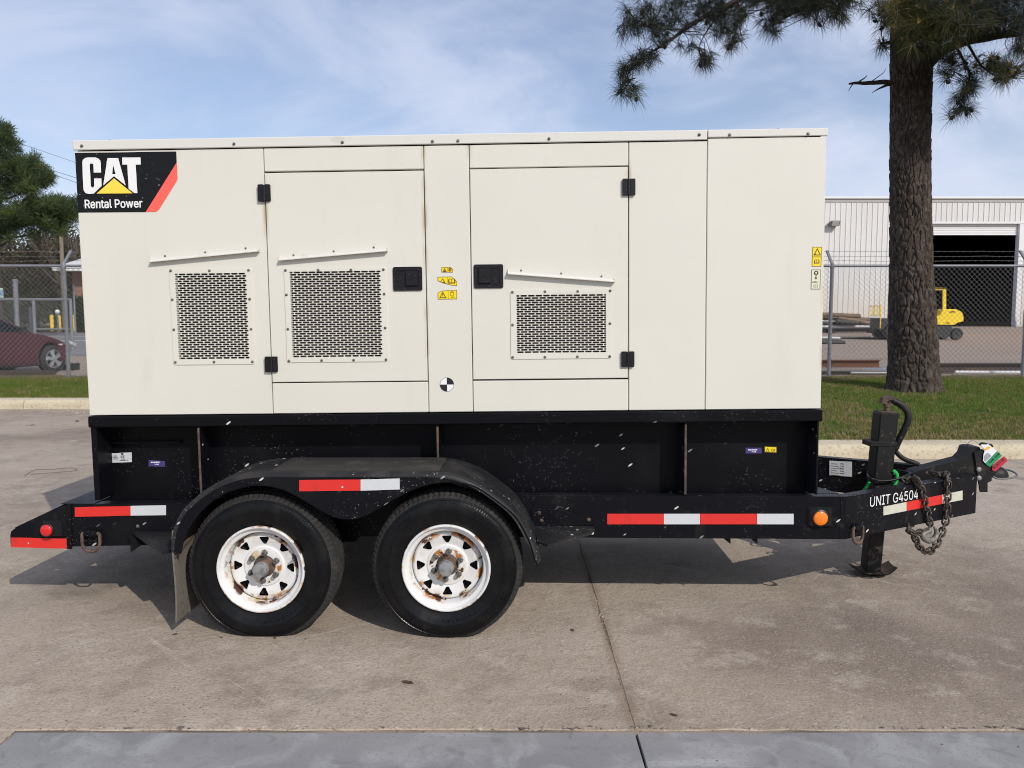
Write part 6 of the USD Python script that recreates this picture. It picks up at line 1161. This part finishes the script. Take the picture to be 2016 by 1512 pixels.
tb_ = at(30, 741, 16.3); obj('timber_sleeper', cbox(tb_[0] - 1.2, at(104, 741, 16.3)[0], 16.2, 16.45, zfb - .05, zfb + .09, .015), mat('dark_timber', (.045, .032, .024), .9, layers=[Nz(s=8, lo=.4, hi=.7, c=(.085, .06, .045), st=(.2, 1, 1))]), label='dark old timber sleeper on the ground in front of the red car', cat='timber')
p = at(140, 703, 19.5); gbx = thing('gate_roller_box', 'low black steel box on the ground right of the left fence post', 'box', loc=(p[0], 19.5, float(ground_z(p[0], 19.5)))); obj('case', cbox(-.14, .13, -.15, .15, .02, .16, .015), fblk, gbx); obj('lid', cbox(-.15, .14, -.16, .16, .161, .185, .006), darkp, gbx)

# ================================================================ inner gate fence, bollards, posts
YG = 26.0; gz0 = lambda px: float(ground_z(at(px, 600, YG)[0], YG))
gate = thing('sliding_gate', 'lower chain-link gate fence standing behind the red car', 'gate')
gxa, gxb = at(-160, 600, YG)[0], at(139, 600, YG)[0]; gzt = at(60, 589.5, YG)[2]; gzb = gz0(60) + .12
for px in (-60, 66, 139): x = at(px, 600, YG)[0]; obj('post', tube([(x, YG, gz0(px) - .1), (x, YG, gzt + .02)], .05, 10), galv, gate, smooth=50)
obj('top_rail', tube([(gxa, YG, gzt), (gxb, YG, gzt)], .04, 8), galv, gate, smooth=50); zm = at(100, 648, YG)[2]; obj('middle_rail', tube([(at(66, 600, YG)[0], YG, zm), (gxb, YG, zm)], .03, 8), galv, gate, smooth=50); obj('chain_link_mesh', diagonals(gxa, gxb, gzb, gzt, .10, .0034, YG + .03), wirem, gate, kind='stuff')
Y2 = 22.0; x = at(32, 600, Y2)[0]; gp = thing('gate_post', 'thick grey ribbed gate post standing behind the red car roof', 'post', loc=(x, Y2, float(ground_z(x, Y2)))); h = at(32, 553, Y2)[2] - float(ground_z(x, Y2))
obj('pipe', tube([(0, 0, -.1), (0, 0, h)], .058, 14), galv, gp, smooth=50); obj('cap', lathe([(.066, h - .03), (.066, h + .02), (.03, h + .05), (.0001, h + .05)], 14, 'z'), galv, gp, smooth=40)
for z in np.linspace(h - .7, h - .15, 6): obj('collar', lathe([(.059, z - .025), (.069, z - .02), (.069, z + .02), (.059, z + .025)], 14, 'z'), galv, gp, smooth=30)
p0_, p1_ = at(-14, 586, 21.5), at(6, 567, 21.5); sg = thing('gate_sign', 'pale green sign with a blue curl, cut by the left edge', 'sign'); obj('board', cbox(p0_[0], p1_[0], 21.49, 21.5, p0_[2], p1_[2], .002), mat('pale_green_sign', (.42, .58, .48), .5), sg)
zc_ = (p0_[2] + p1_[2]) / 2; obj('symbol', tube(curve([(p1_[0] - .10, 21.485, zc_ - .03), (p1_[0] - .02, 21.485, zc_ + .0), (p1_[0] - .02, 21.485, zc_ + .045), (p1_[0] - .07, 21.485, zc_ + .05), (p1_[0] - .1, 21.485, zc_ + .02), (p1_[0] - .06, 21.485, zc_ - .06), (p1_[0] - .01, 21.485, zc_ - .05)], 5), .011, 6), mat('blue_print', (.02, .09, .5), .5), sg, smooth=50); obj('sign_post', tube([(p0_[0] + .12, 21.53, .3), (p0_[0] + .12, 21.53, p1_[2])], .025, 8), galv, sg, smooth=50)
YB_ = 46.0; bol_m = mat('bollard_yellow', (.80, .55, .02), .5, layers=[Nz(s=5, lo=.55, hi=.75, c=(.6, .4, .05), k=.6)])
first = None
for i, (px, top_, lab) in enumerate(((103, 620, 'yellow bollard, the left one of the row in the car park'), (117.5, 619, 'yellow bollard next to the leaning top of the left fence post, second of the row'), (131.5, 621, 'yellow bollard mostly hidden by the fence post'), (144.5, 619.5, 'yellow bollard right of the left fence post, closest to the generator'))):
    p = at(px, 655, YB_); z0 = float(ground_z(p[0], YB_)); hh = at(px, top_, YB_)[2] - z0; M = Gf.Matrix4d(1.0); M.SetTranslateOnly(Gf.Vec3d(p[0], YB_, z0))
    if first is None:
        first = thing('bollard', lab, 'bollard', group='yellow bollards in the car park', loc=(p[0], YB_, z0)); obj('pipe', lathe([(.10, 0), (.10, hh - .04), (.085, hh - .01), (.05, hh), (.0001, hh)], 18, 'z'), bol_m, first, smooth=40); obj('footing', lathe([(.0001, .012), (.17, .012), (.18, 0)], 18, 'z'), asphalt, first)
    else: copy(first, 'bollard', M, lab, 'bollard', 'yellow bollards in the car park')
for px, py0, py1, Y, r, nm, lab, m in ((147, 562, 615, 40, .045, 'marker_post', 'thin grey post just left of the generator, above the bollards', galv), (61, 606, 640, 42, .06, 'marker_post', 'thin pale post behind the gate fence, left of the bollards', galv)):
    p = at(px, py1, Y); z0 = float(ground_z(p[0], Y)); h = at(px, py0, Y)[2] - z0; t = thing(nm, lab, 'post', loc=(p[0], Y, z0)); obj('pipe', tube([(0, 0, 0), (0, 0, h)], r, 10), m, t, smooth=50); obj('cap', lathe([(r * 1.25, h - .05), (r * 1.2, h + .02), (.0001, h + .04)], 10, 'z'), m, t)
p = at(113, 614, 44); z0 = float(ground_z(p[0], 44)); hd = thing('globe_lamp', 'small white globe on a short post behind the yellow bollards', 'lamp', loc=(p[0], 44, z0)); h = p[2] - z0; obj('globe', trimesh.creation.icosphere(2, .12).apply_translation([0, 0, h]), white_ink, hd, smooth=True); obj('pipe', tube([(0, 0, 0), (0, 0, h - .08)], .05, 8), galv, hd)

# ================================================================ house, utility pole, wires
YH = 50.0; hx = lambda px: at(px, 560, YH)[0]; hz = lambda py: at(140, py, YH)[2]; hz0 = .7
brick_m = usdkit.material(stage, '/World/Looks/red_brick_wall', {'co': ('geometry', {}), 'm': ('mapping', {'rotation': (math.pi / 2, 0, 0)}), 'b': ('brick_texture', {'scale': 1.0, 'brick_width': .22, 'row_height': .075, 'mortar_size': .008, 'color1': (.26, .085, .05), 'color2': (.19, .06, .04), 'mortar': (.3, .27, .24)}), 'p': ('principled_bsdf', {'roughness': .9})}, [('co.position', 'm.vector'), ('m.vector', 'b.vector'), ('b.color', 'p.base_color')], surface='p.BSDF')
ho = thing('brick_house', 'low red-brick house with white eaves, partly hidden by the generator', 'house')
obj('wall', cbox(hx(134), hx(420), YH + .5, YH + 9, hz0, hz(534)), brick_m, ho); obj('fascia', cbox(hx(115), hx(430), YH - .6, YH - .55, hz(534), hz(529)), white_ink, ho); obj('soffit', cbox(hx(115), hx(430), YH - .54, YH + .5, hz(533.9), hz(533.9) + .04), white_ink, ho)
obj('roof', hull([(hx(114), YH - .65, hz(529) + .005), (hx(431), YH - .65, hz(529) + .005), (hx(150), YH + 4.5, hz(529) + 1.6), (hx(395), YH + 4.5, hz(529) + 1.6), (hx(115), YH + 9.6, hz(529) + .01), (hx(430), YH + 9.6, hz(529) + .01)]), mat('pale_metal_roof', (.55, .55, .56), .5), ho)
sh_o = []; shr = np.random.default_rng(8)
def shrub(name, lab, x, Y, r, h, seed):
    o_ = []; z0 = float(ground_z(x, Y)); global nr2; keep, nr2 = nr2, np.random.default_rng(seed)
    for _ in range(60): d = nr2.normal(0, 1, 3); d /= np.linalg.norm(d); clump(np.array([x + d[0] * r * .7, Y + d[1] * r * .7, z0 + h * .5 + d[2] * h * .42]), .3, 30, .16, .03, o_)
    nr2 = keep; t = thing(name, lab, 'shrub'); obj('leaves', leafmesh(o_), mat('shrub_dark_green', (.03, .05, .016), .7, translucent=.2), t, kind='stuff'); obj('stem', tube([(x, Y, z0 - .1), (x, Y, z0 + h * .6)], .06, 6), barem, t)
wd = thing('window', parent=ho); obj('frame', cbox(hx(172), hx(205), YH + .44, YH + .498, hz(572), hz(545)), white_ink, wd); obj('pane', cbox(hx(174), hx(203), YH + .43, YH + .439, hz(570), hz(547)), glassm, wd)
YP = 48.0; px0 = at(118, 424, YP); zpg = float(ground_z(px0[0], YP)); up = thing('utility_pole', 'weathered grey wooden utility pole left of the generator', 'pole', loc=(px0[0], YP, zpg)); hp_ = px0[2] - zpg
obj('shaft', tube([(0, 0, -.3), (0, 0, hp_)], [.135, .105], 12), mat('weathered_pole_wood', (.20, .165, .12), .9, layers=[Nz(s=6, lo=.4, hi=.7, c=(.13, .105, .075), st=(1, 1, .1))]), up, smooth=50); obj('insulator', [lathe([(.03, hp_), (.05, hp_ + .05), (.03, hp_ + .12), (.0001, hp_ + .13)], 8, 'z'), cbox(-.03, .03, -.16, -.10, hp_ - .5, hp_ - .3)], galv, up)
wire_m = mat('cable_black', (.02, .02, .022), .7)
for a, b, Y, r, lab in (((18, 275), (146, 319), 47, .010, 'topmost thin overhead wire between the left pine and the generator roof'), ((86, 330), (146, 349), 47.5, .013, 'upper of the two close overhead wires beside the logo decal'), ((100, 342), (146, 358), 48.5, .013, 'lower of the two close overhead wires beside the logo decal'), ((0, 481), (128, 452), 47, .02, 'sagging black cable below the left pine boughs, the upper one'), ((0, 489), (128, 462), 47.2, .02, 'sagging black cable below the left pine boughs, the lower one'), ((121, 462), (156, 475), 48, .02, 'black cable running down from the utility pole to the generator'), ((121, 452), (156, 467), 48.1, .015, 'thin cable above the black one right of the utility pole')):
    A, B = at(*a, Y), at(*b, Y); d = B - A; A2, B2 = A - d * 1.5, B + d * 1.5
    if b[0] == 128: B2 = B - d * .04
    if a[0] == 121: A2 = A
    t = np.linspace(0, 1, 14)[:, None]; P = A2 + (B2 - A2) * t; obj('overhead_wire', tube(P, r, 5), wire_m, label=lab, cat='wire', smooth=60)

# ================================================================ trees and thicket at the left
nr2 = np.random.default_rng(21)
def clump(p, R, n, l, w, out):
    for _ in range(n):
        q = nr2.normal(0, 1, 3); q /= np.linalg.norm(q); b = p + q * R * nr2.random() ** .6; u = q + nr2.normal(0, .5, 3) + [0, 0, .25]; u /= np.linalg.norm(u); s = np.cross(u, nr2.normal(0, 1, 3)); s *= w / (np.linalg.norm(s) + 1e-9); L = l * nr2.uniform(.6, 1.2)
        out.append((b - s, b + s, b + u * L * .6 + s * .7, b + u * L * .6 - s * .7, b + u * L))
def leafmesh(out):
    v = np.array(out).reshape(-1, 3); k = np.arange(len(out)) * 5; return v, np.vstack([np.stack([k, k + 1, k + 2], 1), np.stack([k, k + 2, k + 3], 1), np.stack([k + 3, k + 2, k + 4], 1)])
lp = thing('pine_tree', 'dense green pine at the left edge beyond the fence, with layered boughs', 'tree'); YL = 36.0
bt = at(-8, 640, YL); obj('trunk', tube(curve([(bt[0], YL, .5), (bt[0] + .1, YL, 4), (bt[0] - .1, YL, 8), (bt[0], YL, 11.5)], 6), np.linspace(.3, .08, 19), 12), bark, lp, smooth=60)
A_g, B_g, tw_ = [], [], []
for cx_, cy_, rx_, ry_, n in [(8, 262, 16, 16, 22), (10, 290, 26, 22, 40), (-10, 275, 30, 40, 40), (15, 320, 36, 18, 46), (50, 335, 38, 24, 70), (70, 345, 30, 18, 44), (90, 352, 14, 10, 14), (66, 312, 8, 10, 8), (25, 360, 45, 18, 60), (60, 368, 30, 12, 30), (5, 385, 40, 10, 22), (20, 412, 40, 14, 40), (75, 398, 26, 12, 34), (105, 400, 26, 12, 34), (125, 412, 22, 14, 30), (142, 424, 12, 16, 18), (90, 425, 40, 18, 60), (50, 435, 40, 18, 48), (110, 445, 26, 14, 26), (15, 445, 36, 14, 34), (30, 462, 40, 10, 22), (-25, 430, 30, 60, 50), (-40, 340, 40, 50, 50), (147, 398, 7, 9, 8)]:
    Ym = YL + nr2.normal(0, .4)
    for _ in range(int(n * 1.0)):
        a, q = nr2.uniform(0, 6.283), math.sqrt(nr2.random()); p = at(cx_ + rx_ * q * math.cos(a), cy_ + .82 * ry_ * q * math.sin(a), Ym + nr2.normal(0, .8)); clump(p, .25, 58, .22, .012, A_g if nr2.random() < .42 else B_g)
    p = at(cx_, cy_ + 4, Ym); b = np.array([bt[0], YL, p[2] - .5]); tw_.append(tube(curve([b, (b + p) / 2 + [0, 0, -.1], p], 4), np.linspace(.06, .015, 9), 5, caps=False))
obj('needles', leafmesh(A_g), mat('far_pine_green', (.068, .095, .018), .6, translucent=.3), lp, kind='stuff'); obj('needles', leafmesh(B_g), mat('far_pine_dark', (.026, .044, .012), .6, translucent=.3), lp, kind='stuff'); obj('branch', tw_, twig_m, lp, smooth=60)
barem = mat('bare_twig_grey', (.10, .08, .065), .9, layers=[Nz(s=2, lo=.4, hi=.6, c=(.15, .115, .085))])
def bare(name, lab, px, Y, top_, seed, spread=.5):
    r = random.Random(seed); b = at(px, 640, Y); z0 = float(ground_z(b[0], Y)); Hh = at(px, top_, Y)[2] - z0; out = []
    def grow(p, d, L, R, lev):
        n = 4; P = [np.array(p)]; dd = np.array(d)
        for _ in range(n): dd = dd + np.array([r.gauss(0, .12), r.gauss(0, .12), .05]); dd /= np.linalg.norm(dd); P.append(P[-1] + dd * L / n)
        out.append(tube(P, np.linspace(R, R * .55, n + 1), 4 if lev > 1 else 6, caps=False))
        if lev < 5:
            for k in range(3 if lev else 4):
                e = dd + np.array([r.gauss(0, spread), r.gauss(0, spread), r.uniform(-.05, .35)]); e /= np.linalg.norm(e); grow(P[r.choice((2, 3, 4, 4))], e, L * r.uniform(.55, .8), R * .55, lev + 1)
    grow((b[0], Y, z0 - .1), (0, 0, 1), Hh * .36, .16, 0); t = thing(name, lab, 'tree'); obj('trunk', out[:1], barem, t, smooth=60); obj('branches', out[1:], barem, t, kind='stuff')
bare('bare_tree', 'leafless tree whose twigs show above the lower pine boughs', 112, 56, 358, 1); bare('bare_tree', 'leafless tree beside the generator, right of the utility pole', 146, 54, 440, 2); bare('bare_tree', 'leafless tree behind the brown thicket at the left edge', 18, 57, 470, 3); bare('bare_tree', 'leafless tree in the brown thicket under the pine boughs, left of the utility pole', 76, 58, 455, 4)
for i, (px, lab) in enumerate(((139, 'dark clipped shrub against the brick house, behind the thin grey post'), (152, 'dark clipped shrub against the brick house, beside the generator edge'), (168, 'dark clipped shrub in front of the brick house window'))):
    shrub('shrub', lab, at(px, 640, 48.6)[0], 48.6, .38, 2.2, 30 + i)
br, gn = [], []
for _ in range(5200):
    px = nr2.uniform(-260, 330); Y = nr2.uniform(54, 62); topy = 470 + 14 * math.sin(px * .045) + 10 * math.sin(px * .11 + 2) + nr2.normal(0, 5); py = topy + (632 - topy) * nr2.random() ** .8; p = at(px, py, Y); (gn if (py > 575 and nr2.random() < .75) or nr2.random() < .10 else br).append(p)
def faces(ps, l, w, up=.5):
    o = []
    for p in ps:
        for _ in range(7):
            u = nr2.normal(0, 1, 3) + [0, 0, up]; u /= np.linalg.norm(u); s = np.cross(u, nr2.normal(0, 1, 3)); s *= w / np.linalg.norm(s); b = p + nr2.normal(0, .35, 3); L = l * nr2.uniform(.5, 1.3); o.append((b - s, b + s, b + u * L * .6 + s, b + u * L * .6 - s, b + u * L))
    return leafmesh(o)
obj('thicket', faces(br, .75, .035, .8), mat('winter_thicket_brown', (.075, .058, .038), .9, translucent=.15, layers=[Nz(s=.5, lo=.4, hi=.65, c=(.045, .036, .026)), Nz(s=.9, lo=.58, hi=.72, c=(.085, .082, .03), k=.7)]), label='brown leafless thicket massed beyond the car park', cat='thicket', kind='stuff')
obj('hedge', faces(gn, .28, .075, .2), mat('hedge_green', (.045, .065, .02), .8, translucent=.2, layers=[Nz(s=.6, lo=.45, hi=.65, c=(.08, .085, .03))]), label='low ragged green hedge in front of the brown thicket', cat='hedge', kind='stuff')
far = []
for _ in range(2600):
    x = nr2.uniform(-260, 260); Y = nr2.uniform(150, 190); p = np.array([x, Y, 1 + 12 * nr2.random() * (.6 + .4 * math.sin(x * .05) * math.sin(x * .017 + 1))]); far.append(p)
o = []
for p in far:
    for _ in range(14): u = nr2.normal(0, 1, 3); u /= np.linalg.norm(u); s = np.cross(u, nr2.normal(0, 1, 3)); s *= .22 / np.linalg.norm(s); b = p + nr2.normal(0, 1.5, 3); o.append((b - s, b + s, b + u * .7 + s, b + u * .7 - s, b + u * 1.2))
obj('distant_wood', leafmesh(o), mat('distant_wood_green', (.05, .06, .03), .9), label='distant belt of trees on the horizon', cat='trees', kind='stuff')
